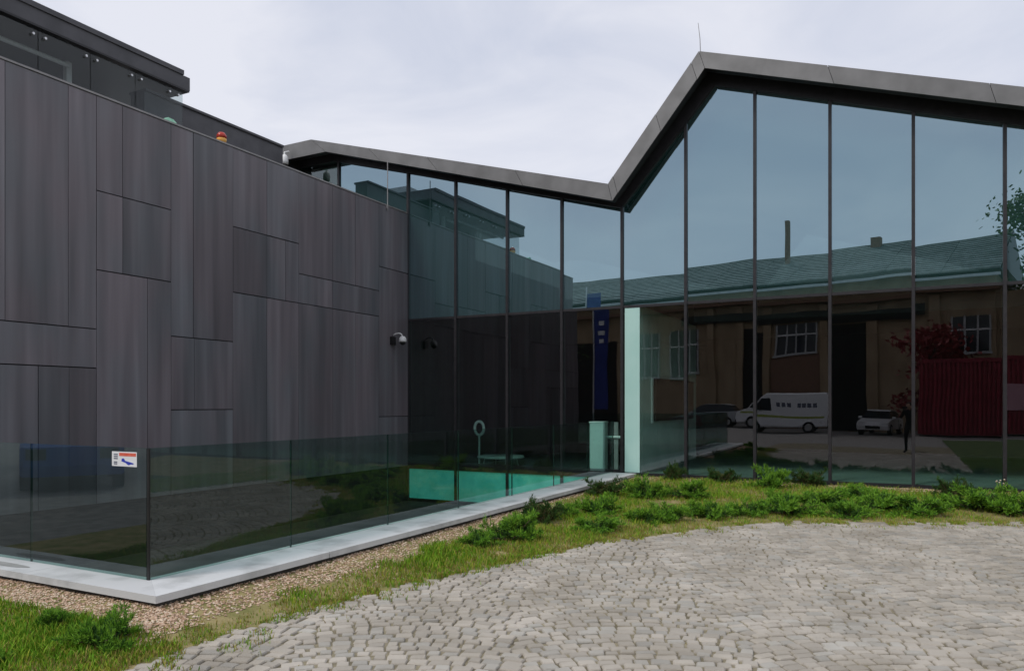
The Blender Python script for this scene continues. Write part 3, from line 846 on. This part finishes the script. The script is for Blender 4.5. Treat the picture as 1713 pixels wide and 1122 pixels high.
def blades(name, spots):
    v, f, mi = [], [], []
    for x, y, z, h, k in spots:
        a = random.uniform(0, 6.28); w = random.uniform(.0022, .0045) * (1 + h * 4)
        lean = random.uniform(.15, .8) * h; la = random.uniform(0, 6.28)
        dx, dy = math.cos(a) * w, math.sin(a) * w
        lx, ly = math.cos(la) * lean, math.sin(la) * lean
        i = len(v)
        v += [(x - dx, y - dy, z - .01), (x + dx, y + dy, z - .01), (x + dx * .7 + lx * .4, y + dy * .7 + ly * .4, z + h * .6),
              (x - dx * .7 + lx * .4, y - dy * .7 + ly * .4, z + h * .6), (x + lx, y + ly, z + h)]
        f += [(i, i + 1, i + 2, i + 3), (i + 3, i + 2, i + 4)]; mi += [k, k]
    me = bpy.data.meshes.new(name); me.from_pydata(v, [], f)
    for q in ('b1', 'b2', 'b3', 'b4', 'b5'): me.materials.append(M[q])
    me.polygons.foreach_set('material_index', mi)
    o = bpy.data.objects.new(name, me); COL.objects.link(o); return o
def pick(dry):
    r = random.random()
    if r < dry * .55: return 3
    if r < dry * .8: return 4
    if r < dry: return 2
    return random.choice((0, 0, 1, 1, 2))
spots = []
def try_blade(x, y, hmax, dens, dry):
    n1 = noise.noise((x * 1.7, y * 1.7, 3)); n2 = noise.noise((x * 5, y * 5, 5))
    if random.random() > dens * (0.75 + .9 * n1 + .5 * n2): return
    spots.append((x, y, bed_h(x, y), hmax * random.uniform(.35, 1) * (0.8 + .5 * n1), pick(min(1, max(.05, dry - .5 * n1)))))
for _ in range(42000):      # lush corner at the left
    x = random.uniform(-7.5, -4.18); y = random.uniform(1.6, 3.42)
    e = max(0, (x + 4.9) / .7)
    try_blade(x, y, .11 - .05 * min(1, e), 1.5 - .5 * min(1, e), .04 + .55 * min(1, e))
for _ in range(45000):      # verge between edging and setts
    y = random.uniform(2.9, 9.5); x = random.uniform(-4.56, -2.9)
    if in_setts(x, y, .10): continue
    if x < -4.42 and y < 8 and noise.noise((y * 1.5, 0, 2)) < -.1: continue
    lush = max(0, 1 - abs(y - 6.6) / 1.0)
    try_blade(x, y, .055 + .075 * lush, .9 + .8 * lush, .55 - .5 * lush)
for _ in range(150000):      # planted bed in front of the glass
    x = random.uniform(-4.75, 3.2); y = random.uniform(7.0, 14.75)
    if x < -4.4 and y < 9: continue
    if in_setts(x, y, .04): continue
    front = min(1, max(0, (y - edge_y(x)) / 1.2)) if edge_y(x) > 0 else .6
    back = max(0, (y - 13.9) / .9)
    try_blade(x, y, .05 + .05 * front, 1.0 - .55 * back, .58 - .26 * front)
for _ in range(20000):       # weeds creeping into the joints along the edge
    x = random.uniform(-4.2, 1.6); ey = edge_y(x)
    if ey < 0: continue
    y = ey + .05 - abs(random.gauss(0, .26))
    if noise.noise((x * 4, y * 4, 11)) < .12: continue
    spots.append((x, y, -.012, random.uniform(.02, .055), random.choice((2, 3, 3, 4, 1, 1))))
for _ in range(9000):       # tufts along the left edge of the setts
    y = random.uniform(2.2, 7.5); x = -4.2 + abs(random.gauss(0, .18)) + max(0, (y - 4.6) * .17)
    if noise.noise((x * 4, y * 4, 21)) < .08: continue
    spots.append((x, y, -.012, random.uniform(.015, .05), random.choice((2, 3, 1, 4, 0))))
for _ in range(14000):      # mown lawn right of the setts
    x = random.uniform(LAWN_X - .03, 3.6); y = random.uniform(3.5, 12.4)
    spots.append((x, y, 0, random.uniform(.02, .05), random.choice((0, 1, 1, 2))))
tag(blades('grass', spots), 'patchy green and straw coloured grass of the verge and planting bed', 'grass', kind='stuff')
# weeds and moss in joints far out over the setts
spots = []
for _ in range(9000):
    x = random.uniform(-4.2, LAWN_X); y = random.uniform(1.5, 12)
    if not in_setts(x, y): continue
    if noise.noise((x * 1.6, y * 1.6, 31)) + .5 * noise.noise((x * 6, y * 6, 33)) < .22: continue
    spots.append((x, y, -.016, random.uniform(.006, .02), random.choice((2, 3, 3, 4))))
tag(blades('moss', spots), 'short mossy tufts growing in the joints of the setts', 'moss', kind='stuff')

def juniper_mesh(seed, mats, dens=1.0):
    """low spreading juniper of unit radius: twigs and many needle sprays"""
    rnd = random.Random(seed)
    tw, fo = MB(), MB()
    nb = int(24 * dens)
    for b in range(nb):
        az = rnd.uniform(0, 6.28); el = rnd.uniform(.06, .95); L_ = rnd.uniform(.55, 1.05) * (1.0 if el < .8 else .75)
        d = Vector((math.cos(az) * math.cos(el), math.sin(az) * math.cos(el), math.sin(el) * .85))
        p0 = Vector((rnd.uniform(-.12, .12), rnd.uniform(-.12, .12), 0.02))
        pts = [p0 + d * (L_ * q) + Vector((0, 0, -.12 * q * q + .05 * q)) for q in (0, .35, .7, 1)]
        tw.tube(pts, [.022, .016, .010, .005], 4, 0, False)
        for s in range(20):
            q = .18 + .82 * (s / 19) ** .8
            k = min(2, int(q * 3)); 
            c = p0 + d * (L_ * q) + Vector((0, 0, -.12 * q * q + .05 * q))
            side = Vector((rnd.uniform(-1, 1), rnd.uniform(-1, 1), rnd.uniform(-.25, .45))).normalized()
            dirn = (d * .9 + side * .9).normalized()
            ln = rnd.uniform(.13, .26) * (1.05 - .35 * q)
            for nn in range(17):
                t = rnd.random()
                base = c + dirn * ln * t
                nd = (dirn * .8 + Vector((rnd.uniform(-1, 1), rnd.uniform(-1, 1), rnd.uniform(-.6, 1))) * .75).normalized()
                wv = nd.cross(Vector((rnd.uniform(-1, 1), rnd.uniform(-1, 1), rnd.uniform(-1, 1)))).normalized() * rnd.uniform(.006, .012)
                nl = rnd.uniform(.07, .14)
                tip = (q > .55 and rnd.random() < .75) or rnd.random() < .2
                a_ = base - wv; b__ = base + wv; e_ = base + nd * nl
                m_ = base + nd * nl * .5
                fo.face([tuple(base), tuple(m_ - wv), tuple(e_), tuple(m_ + wv)], 1 if tip else 0)
    return tw, fo
variants = []
for sd, mats, dn in ((1, ('jun1', 'jun2'), 1.0), (2, ('jun1', 'jun2'), 1.15), (3, ('jun1', 'jun2'), .85), (4, ('jun3', 'jun1'), .8), (5, ('jun1', 'jun2'), 1.1)):
    tw, fo = juniper_mesh(sd, mats, dn)
    o1 = tw.build('twigs', 'bark'); o2 = fo.build('foliage', list(mats))
    variants.append((o1.data, o2.data)); bpy.data.objects.remove(o1); bpy.data.objects.remove(o2)
BUSH = [   # x, y, width, height, variant, label
 (-4.66, 3.18, .44, .30, 1, 'largest juniper at the left, below the balustrade corner'),
 (-5.28, 3.24, .30, .20, 0, 'small juniper left of the large one below the balustrade corner'),
 (-4.95, 2.62, .26, .16, 2, 'pale low juniper in the bottom left corner of the grass'),
 (-4.25, 7.36, .38, .22, 2, 'first juniper of the long bed, leftmost and low by the setts'),
 (-4.10, 7.87, .50, .34, 1, 'dense dark green juniper mound second from the left in the long bed'),
 (-4.32, 9.16, .52, .30, 3, 'brownish olive juniper close to the coping'),
 (-4.21, 9.71, .30, .20, 0, 'little juniper right behind the brownish olive one'),
 (-3.43, 8.95, .52, .20, 4, 'flat juniper nearest the setts in the stack of three'),
 (-3.85, 10.03, .55, .27, 1, 'middle juniper of the stack of three left of the partition'),
 (-4.46, 11.90, .62, .28, 3, 'rear dark twiggy juniper of the stack of three, near the coping'),
 (-3.12, 9.78, .40, .22, 2, 'compact front juniper right of the stack of three'),
 (-3.72, 11.84, .50, .36, 4, 'tall bright juniper below the foot of the white partition'),
 (-2.85, 10.11, .52, .22, 0, 'wide low front juniper below the dark wall screen'),
 (-3.97, 14.40, .38, .32, 3, 'dull juniper against the glass beside the partition foot'),
 (-3.13, 12.15, .52, .30, 1, 'mid row juniper below the sixth mullion'),
 (-2.41, 10.65, .54, .25, 2, 'front row juniper left of the gap in the bed'),
 (-3.06, 14.45, .54, .25, 3, 'brownish juniper against the glass before the sixth pane'),
 (-2.02, 11.18, .50, .21, 4, 'front row juniper just right of the dry gap, dark and low'),
 (-2.10, 13.91, .55, .38, 0, 'tall feathery juniper against the glass at the seventh mullion'),
 (-1.49, 11.46, .64, .32, 1, 'broad front row juniper right of the dry gap'),
 (-1.50, 14.50, .50, .30, 3, 'dark reddish juniper at the glass before the van reflection'),
 (-1.13, 12.37, .66, .29, 2, 'mid row juniper below the eighth mullion, wide and dark'),
 (-0.75, 11.64, .50, .22, 0, 'low pointed juniper nearest the setts below the eighth mullion'),
 (-0.65, 13.43, .52, .22, 4, 'pale juniper behind the low pointed one near the glass'),
 (-0.28, 12.44, .68, .27, 1, 'long dark juniper mound left of the ninth mullion'),
 (0.18, 12.40, .70, .31, 2, 'long dark juniper mound right of the ninth mullion'),
 (0.63, 14.00, .52, .30, 3, 'upright dull juniper at the glass right of the ninth mullion'),
 (0.97, 13.09, .80, .36, 4, 'widest juniper mound near the right edge of the picture'),
 (1.42, 12.95, .60, .32, 0, 'last juniper in view, at the right edge of the picture'),
]
for x, y, w, h, k, lab in BUSH:
    t = thing('juniper', lab, 'shrub', (x, y, bed_h(x, y) - .01), random.uniform(0, 6.28), 'junipers in the planting bed')
    s = w / 2 * (1.5 if y > 5 else 1.2)
    t.scale = (s * random.uniform(.95, 1.1), s, h * (1.85 if y > 5 else 1.35))
    for nm, me in zip(('twigs', 'foliage'), variants[k]):
        o = bpy.data.objects.new(nm, me); COL.objects.link(o); o.parent = t
wf = thing('wild_flower', 'pale seed head weed rising by the mullion at the right edge', 'weed', (1.30, 13.9, bed_h(1.3, 13.9)))
wf.scale = (.7, .7, .7)
m = MB()
for q in range(7):
    a = q * .9; m.tube([(0, 0, 0), (.03 * math.cos(a), .03 * math.sin(a), .2), (.09 * math.cos(a), .09 * math.sin(a), .36 + .02 * q)], .004, 4)
m.build('stems', 'b2', wf)
for q in range(7):
    a = q * .9; MB().lathe([(.0, -.02), (.022, 0), (.0, .02)], (.09 * math.cos(a), .09 * math.sin(a), .37 + .02 * q), 6).build('seed_head', 'g3', wf)

# ------------------------------------------------------------------ across the yard, behind the camera: what the glass mirrors
ob = thing('old_factory', 'ochre old factory hall with grey tiled roof, mirrored in the glass', 'building', (-8, -22, 0))
PARENT = ob
FYW = -22.6
X0, X1 = -36.0, 5.6
W(box_obj('wall', (X0, X1, -36, FYW, -0.04, 9.6), 'ochre'))
W(box_obj('side_wing', (X1 + .01, 16, -34, FYW - .3, -0.04, 8.2), 'ochre'))
# roof slopes of tile courses
ez, ey, rz_, ry = 9.75, -21.9, 12.9, -29.2
m = MB()
m.prism_x([(ey, ez - .1), (ry, rz_ - .1), (-36.6, ez - .1)][::-1], X0 - .4, X1 + .3)
rf = W(m.build('roof', 'frame'))
nrow = 16
for k in range(nrow):
    q0, q1 = k / nrow, (k + 1) / nrow
    for c in range(14):
        xa = X0 - .4 + (X1 - X0 + .7) * c / 14; xb = X0 - .4 + (X1 - X0 + .7) * (c + 1) / 14
        ya, yb = ey + (ry - ey) * q0, ey + (ry - ey) * q1
        za, zb = ez + (rz_ - ez) * q0, ez + (rz_ - ez) * q1
        mm = MB(); mm.v = [(xa + .02, ya, za - .02), (xb - .02, ya, za - .02), (xb - .02, yb, zb), (xa + .02, yb, zb),
                           (xa + .02, ya + .05, za + .10), (xb - .02, ya + .05, za + .10), (xb - .02, yb, zb + .03), (xa + .02, yb, zb + .03)]
        mm.f = [(0, 3, 2, 1), (4, 5, 6, 7), (0, 1, 5, 4), (1, 2, 6, 5), (2, 3, 7, 6), (3, 0, 4, 7)]; mm.mi = [0] * 6
        o = mm.build('tile_course', 'tile'); o.parent = rf
W(box_obj('lintel_board', (-14.0, 2.0, FYW + .26, FYW + .34, 7.1, 7.75), 'dark_gate'))
W(box_obj('gutter', (X0 - .4, X1 + .3, ey - .02, ey + .14, ez - .42, ez - .26), 'gutter'))
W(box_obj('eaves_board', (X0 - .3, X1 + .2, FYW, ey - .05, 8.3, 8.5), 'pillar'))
for x0, x1, z1 in ((-3.9, -1.3, 7.0), (-9.6, -8.2, 6.6), (-24, -20, 6.5)):
    g_ = W(box_obj('gate', (x0, x1, FYW, FYW + .06, 0, z1), 'dark_gate'))
for x0, x1 in ((-12.2, -11.7), (-10.0, -9.6), (-8.2, -7.7), (-4.4, -3.9), (-1.3, -0.6), (2.2, 2.8)):
    W(box_obj('pilaster', (x0, x1, FYW, FYW + .25, 0, 8.2), 'ochre'))
W(box_obj('brick_infill', (-7.65, -4.45, FYW, FYW + .05, 0, 4.8), 'pillar'))
def window(x0, x1, z0, z1, nx):
    w_ = W(box_obj('window', (x0, x1, FYW, FYW + .04, z0, z1), 'win'))
    for q in range(nx + 1):
        x = x0 + (x1 - x0) * q / nx
        o = box_obj('glazing_bar', (x - .05, x + .05, FYW + .041, FYW + .09, z0, z1), 'gutter'); o.parent = w_
    o = box_obj('glazing_bar', (x0, x1, FYW + .041, FYW + .088, (z0 * .35 + z1 * .65) - .05, (z0 * .35 + z1 * .65) + .05), 'white'); o.parent = w_
    o = box_obj('sill', (x0 - .1, x1 + .1, FYW + .041, FYW + .2, z0 - .15, z0), 'gutter'); o.parent = w_
window(-7.4, -4.7, 4.95, 7.0, 4); window(3.4, 5.3, 4.7, 6.9, 3)
for x in (-14, -17, -28, -32): window(x - 1, x + 1, 3.6, 6.8, 3)
W(box_obj('chimney', (-7.85, -7.55, -27.1, -26.8, 11.5, 15.2), 'pillar'))
W(box_obj('chimney', (-2.5, -1.85, -28.6, -28.0, 12.0, 13.25), 'pillar'))

ob.rotation_euler = (0, 0, R(11)); ob.location = (-8.9, -24.5, 0)

def wheel(par, x, y, r):
    m = MB(); m.tube([(x, y - .10, r), (x, y + .10, r)], r, 20); w = m.build('wheel', 'tyre', par)
    s = 1 if y > 0 else -1
    MB().tube([(x, y + s * .101, r), (x, y + s * .115, r)], r * .62, 16).build('rim', 'steel', w)
def prof(par, name, poly, hw, mat, taper=None, inset=0.0):
    """side profile (x, z) lofted across the width with rounded shoulders"""
    m = MB(); n = len(poly)
    cz = sum(p[1] for p in poly) / n; cxm = sum(p[0] for p in poly) / n
    secs = [(-hw, .93), (-hw * .93, 1.0), (hw * .93, 1.0), (hw, .93)] if not taper else [(-hw, 1), (hw, 1)]
    for y, s in secs: m.v += [(cxm + (x - cxm) * (s + (1 - s) * .5), y * (1 if not taper else taper(x, z)), cz + (z - cz) * s) for x, z in poly]
    k = len(secs)
    for a in range(k - 1):
        for q in range(n):
            q2 = (q + 1) % n
            m.f.append((a * n + q, a * n + q2, (a + 1) * n + q2, (a + 1) * n + q)); m.mi.append(0)
    m.f.append(tuple(range(n))[::-1]); m.f.append(tuple((k - 1) * n + q for q in range(n))); m.mi += [0, 0]
    return m.build(name, mat, par)
def car(label, loc, rz, paint):
    t = thing('parked_car', label, 'car', loc, rz, 'vehicles parked across the yard')
    prof(t, 'body', [(-2.0, .30), (2.0, .28), (2.08, .52), (1.98, .72), (1.05, .92), (-1.75, .98), (-2.05, .85), (-2.08, .5)], .86, paint)
    prof(t, 'cabin_glass', [(-1.80, .955), (1.12, .90), (.38, 1.36), (.1, 1.42), (-1.0, 1.43), (-1.5, 1.33)], .78, 'win', lambda x, z: 1 - (z - .9) * .36)
    prof(t, 'roof', [(.36, 1.37), (.1, 1.432), (-1.0, 1.445), (-1.5, 1.345), (-1.0, 1.46), (.1, 1.45)], .66, paint)
    for x in (-1.28, 1.28):
        for y in (-.78, .78): wheel(t, x, y, .31)
    for y in (-.6, .6):
        MB().box(2.0, 2.07, y - .18, y + .18, .58, .72).build('headlight', 'headlamp', t)
        MB().box(-2.09, -2.02, y - .16, y + .16, .62, .82).build('tail_light', 'win' if paint == 'car_blue' else 'beacon_red', t)
        s = 1 if y > 0 else -1
        MB().box(.75, .92, s * .86, s * 1.02, .92, 1.04).build('wing_mirror', paint, t)
        MB().box(-.78, -.70, s * .865, s * .872, .35, .93).build('door_gap', 'black', t)
    MB().box(2.04, 2.09, -.4, .4, .34, .5).build('grille', 'black', t)
    return t
car('silver parked car left of the white van, mirrored in the glass', (-11.0, -17.6, -.045), math.pi, 'car_silver')
car('white parked car before the dark gate, mirrored in the glass', (-1.4, -20.0, -.045), R(100), 'car_white')
car('blue parked car beyond the end of the panelled building', (-15.6, -1.9, -.045), R(212.7), 'car_blue')
vn = thing('delivery_van', 'white delivery van with lime stripe, mirrored in the glass', 'van', (-6.5, -16.6, -.045), math.pi, 'vehicles parked across the yard')
prof(vn, 'body', [(-2.45, .35), (2.4, .32), (2.5, .6), (2.42, .95), (1.75, 1.18), (1.10, 1.95), (.75, 2.22), (-2.3, 2.32), (-2.48, 2.1)], .96, 'car_white')
for s in (-1, 1):
    m = MB(); m.prism_y([(1.68, 1.20), (1.08, 1.9), (.55, 1.95), (.55, 1.22)] if s < 0 else [(1.68, 1.20), (1.08, 1.9), (.55, 1.95), (.55, 1.22)], s * .955, s * .968)
    m.build('side_window', 'win', vn)
    MB().box(-2.3, 2.2, s * .955, s * .966, .86, .98).build('stripe', 'lime', vn)
    for q in (-1.9, -1.62, -1.35, -1.1, -.55, -.25, .05):
        MB().box(q, q + .2, s * .955, s * .966, 1.5, 1.74).build('letter_mark', 'sign_text', vn)
    MB().box(1.2, 1.4, s * .98, s * 1.16, 1.25, 1.5).build('wing_mirror', 'black', vn)
    MB().box(2.38, 2.47, s * .7 - .15, s * .7 + .15, .72, .95).build('headlight', 'headlamp', vn)
m = MB(); m.v = [(1.80, -.8, 1.2), (1.80, .8, 1.2), (1.16, .7, 1.95), (1.16, -.7, 1.95)]; m.f = [(0, 1, 2, 3)]; m.mi = [0]
m.build('windscreen', 'win', vn)
for x in (-1.5, 1.55):
    for y in (-.86, .86): wheel(vn, x, y, .34)
MB().box(2.42, 2.52, -.85, .85, .36, .56).build('bumper', 'black', vn)

rc = thing('red_container', 'red corrugated site container, mirrored in the right panes', 'container', (3.6, -15.8, -.045))
MB().box(-3.0, 3.6, -1.2, 1.14, .1, 3.9).build('shell', 'red', rc)
for q in range(34):
    x = -2.95 + q * .192
    MB().box(x, x + .10, 1.14, 1.20, .2, 3.75).build('corrugation', 'red', rc)
MB().box(.9, 3.5, 1.201, 1.24, 1.3, 2.6).build('pink_board', 'pink', rc)
MB().box(-3.05, 3.65, -1.25, 1.22, 3.75, 3.95).build('top_rail', 'red', rc)

def tree(label, loc, h, rad, leafmat, seed, n=3800, trunk=.4):
    rnd = random.Random(seed)
    t = thing('tree', label, 'tree', loc)
    m = MB(); m.tube([(0, 0, 0), (.05, 0, h * .3), (-.05, .1, h * .6), (0, 0, h * .9)], [h * .022, h * .017, h * .011, h * .004], 8)
    cl = []
    for q in range(16):
        z = h * rnd.uniform(trunk * .7, .85); a = rnd.uniform(0, 6.28); r = rad * rnd.uniform(.5, .95) * (1.1 - abs(z / h - .6))
        e = Vector((math.cos(a) * r, math.sin(a) * r, z + h * .10)); m.tube([(0, 0, z - h * .08), tuple(e * .5 + Vector((0, 0, z * .5))), tuple(e)], [h * .008, h * .005, h * .002], 5); cl.append(e)
    for q in range(14): cl.append(Vector((rnd.gauss(0, rad * .35), rnd.gauss(0, rad * .35), h * rnd.uniform(trunk, 1))))
    m.build('trunk', 'bark', t)
    f = MB()
    for q in range(n):
        c = rnd.choice(cl); p = c + Vector((rnd.gauss(0, 1), rnd.gauss(0, 1), rnd.gauss(0, .8))) * rad * .20
        d1 = Vector((rnd.uniform(-1, 1), rnd.uniform(-1, 1), rnd.uniform(-1, 1))).normalized(); d2 = d1.orthogonal().normalized()
        s = rnd.uniform(.10, .22)
        f.face([tuple(p - d1 * s), tuple(p + d2 * s * .5), tuple(p + d1 * s), tuple(p - d2 * s * .5)])
    f.build('crown', leafmat, t)
tree('tall green tree beside the end of the old factory', (8.4, -24.0, -.05), 15.5, 3.2, 'leaf', 3, 7000)
tree('dark red leaved ornamental tree before the old factory wall', (1.2, -18.2, -.05), 5.8, 1.9, 'redleaf', 5, 2600, .3)
tree('green tree behind the parked blue car', (-21.0, -9.0, -.05), 9.0, 3.0, 'leaf', 9)

bn = thing('banner_mast', 'tall dark blue banner on a mast, mirrored in the glass', 'banner', (-15.1, -9.6, -.05))
MB().tube([(-.45, 0, 0), (-.45, 0, 8.2)], .045, 10).build('mast', 'steel', bn)
MB().box(-.40, .40, -.012, .012, 1.3, 7.8).build('banner_cloth', 'banner', bn)
for z, w_ in ((5.95, .16), (5.45, .22), (5.0, .14)):
    MB().box(-w_, w_ * .8, -.018, .018, z, z + .22).build('white_mark', 'white', bn)

# the photographer, mirrored small and dark in the ninth pane
pr = thing('person', 'person in dark clothes raising a camera, mirrored in the glass', 'person', (.10, -.42, -.02), R(27.44))
J = dict(pel=(0, 0, .95), spine=(0, .0, 1.2), chest=(0, .01, 1.38), neck=(0, .02, 1.52), head=(0, .05, 1.62), top=(0, .05, 1.72),
         lh=(-.10, 0, .90), lk=(-.13, .03, .50), la=(-.14, -.02, .08), lt=(-.16, .14, .04),
         rh=(.10, 0, .90), rk=(.12, .02, .50), ra=(.13, -.02, .08), rt=(.16, .14, .04),
         ls=(-.19, .01, 1.42), le=(-.26, .14, 1.20), lw=(-.09, .24, 1.46), lf=(-.045, .27, 1.53),
         rs=(.19, .01, 1.42), re=(.26, .14, 1.20), rw=(.09, .24, 1.46), rf=(.045, .27, 1.53))
rad = dict(pel=.15, spine=.135, chest=.15, neck=.058, head=.092, top=.075, lh=.10, lk=.062, la=.045, lt=.04, rh=.10, rk=.062, ra=.045, rt=.04,
           ls=.07, le=.048, lw=.034, lf=.036, rs=.07, re=.048, rw=.034, rf=.036)
names = list(J)
ed = [('pel', 'spine'), ('spine', 'chest'), ('chest', 'neck'), ('neck', 'head'), ('head', 'top'), ('pel', 'lh'), ('lh', 'lk'), ('lk', 'la'), ('la', 'lt'),
      ('pel', 'rh'), ('rh', 'rk'), ('rk', 'ra'), ('ra', 'rt'), ('chest', 'ls'), ('ls', 'le'), ('le', 'lw'), ('lw', 'lf'), ('chest', 'rs'), ('rs', 're'), ('re', 'rw'), ('rw', 'rf')]
me = bpy.data.meshes.new('body'); me.from_pydata([J[k] for k in names], [(names.index(a), names.index(b)) for a, b in ed], [])
bo = bpy.data.objects.new('body', me); COL.objects.link(bo); bo.parent = pr
me.materials.append(M['cloth'])
sk = bo.modifiers.new('skin', 'SKIN'); sk.use_smooth_shade = True
for k, n_ in enumerate(names):
    me.skin_vertices[0].data[k].radius = (rad[n_], rad[n_] * (.72 if n_ in ('pel', 'spine', 'chest') else 1))
me.skin_vertices[0].data[0].use_root = True
sb = bo.modifiers.new('subdivision', 'SUBSURF'); sb.levels = 2; sb.render_levels = 2
MB().lathe([(.0, -.13), (.05, -.115), (.078, -.05), (.088, .02), (.075, .09), (.0, .12)], (0, .075, 1.63), 16).build('face', 'skin', pr, True)
MB().lathe([(.096, -.02), (.105, .04), (.09, .10), (.05, .135), (.0, .145)], (0, .045, 1.65), 16).build('hair', 'hair', pr, True)
cm = thing('hand_camera', 'black camera held up by the person mirrored in the glass', 'camera', (-.06, -.13, 1.57), R(27.44))
MB().box(-.068, .068, -.03, .02, -.05, .045).build('camera_body', 'black', cm)
MB().tube([(0, .02, 0), (0, .06, 0)], [.036, .034], 16).build('lens', 'black', cm)
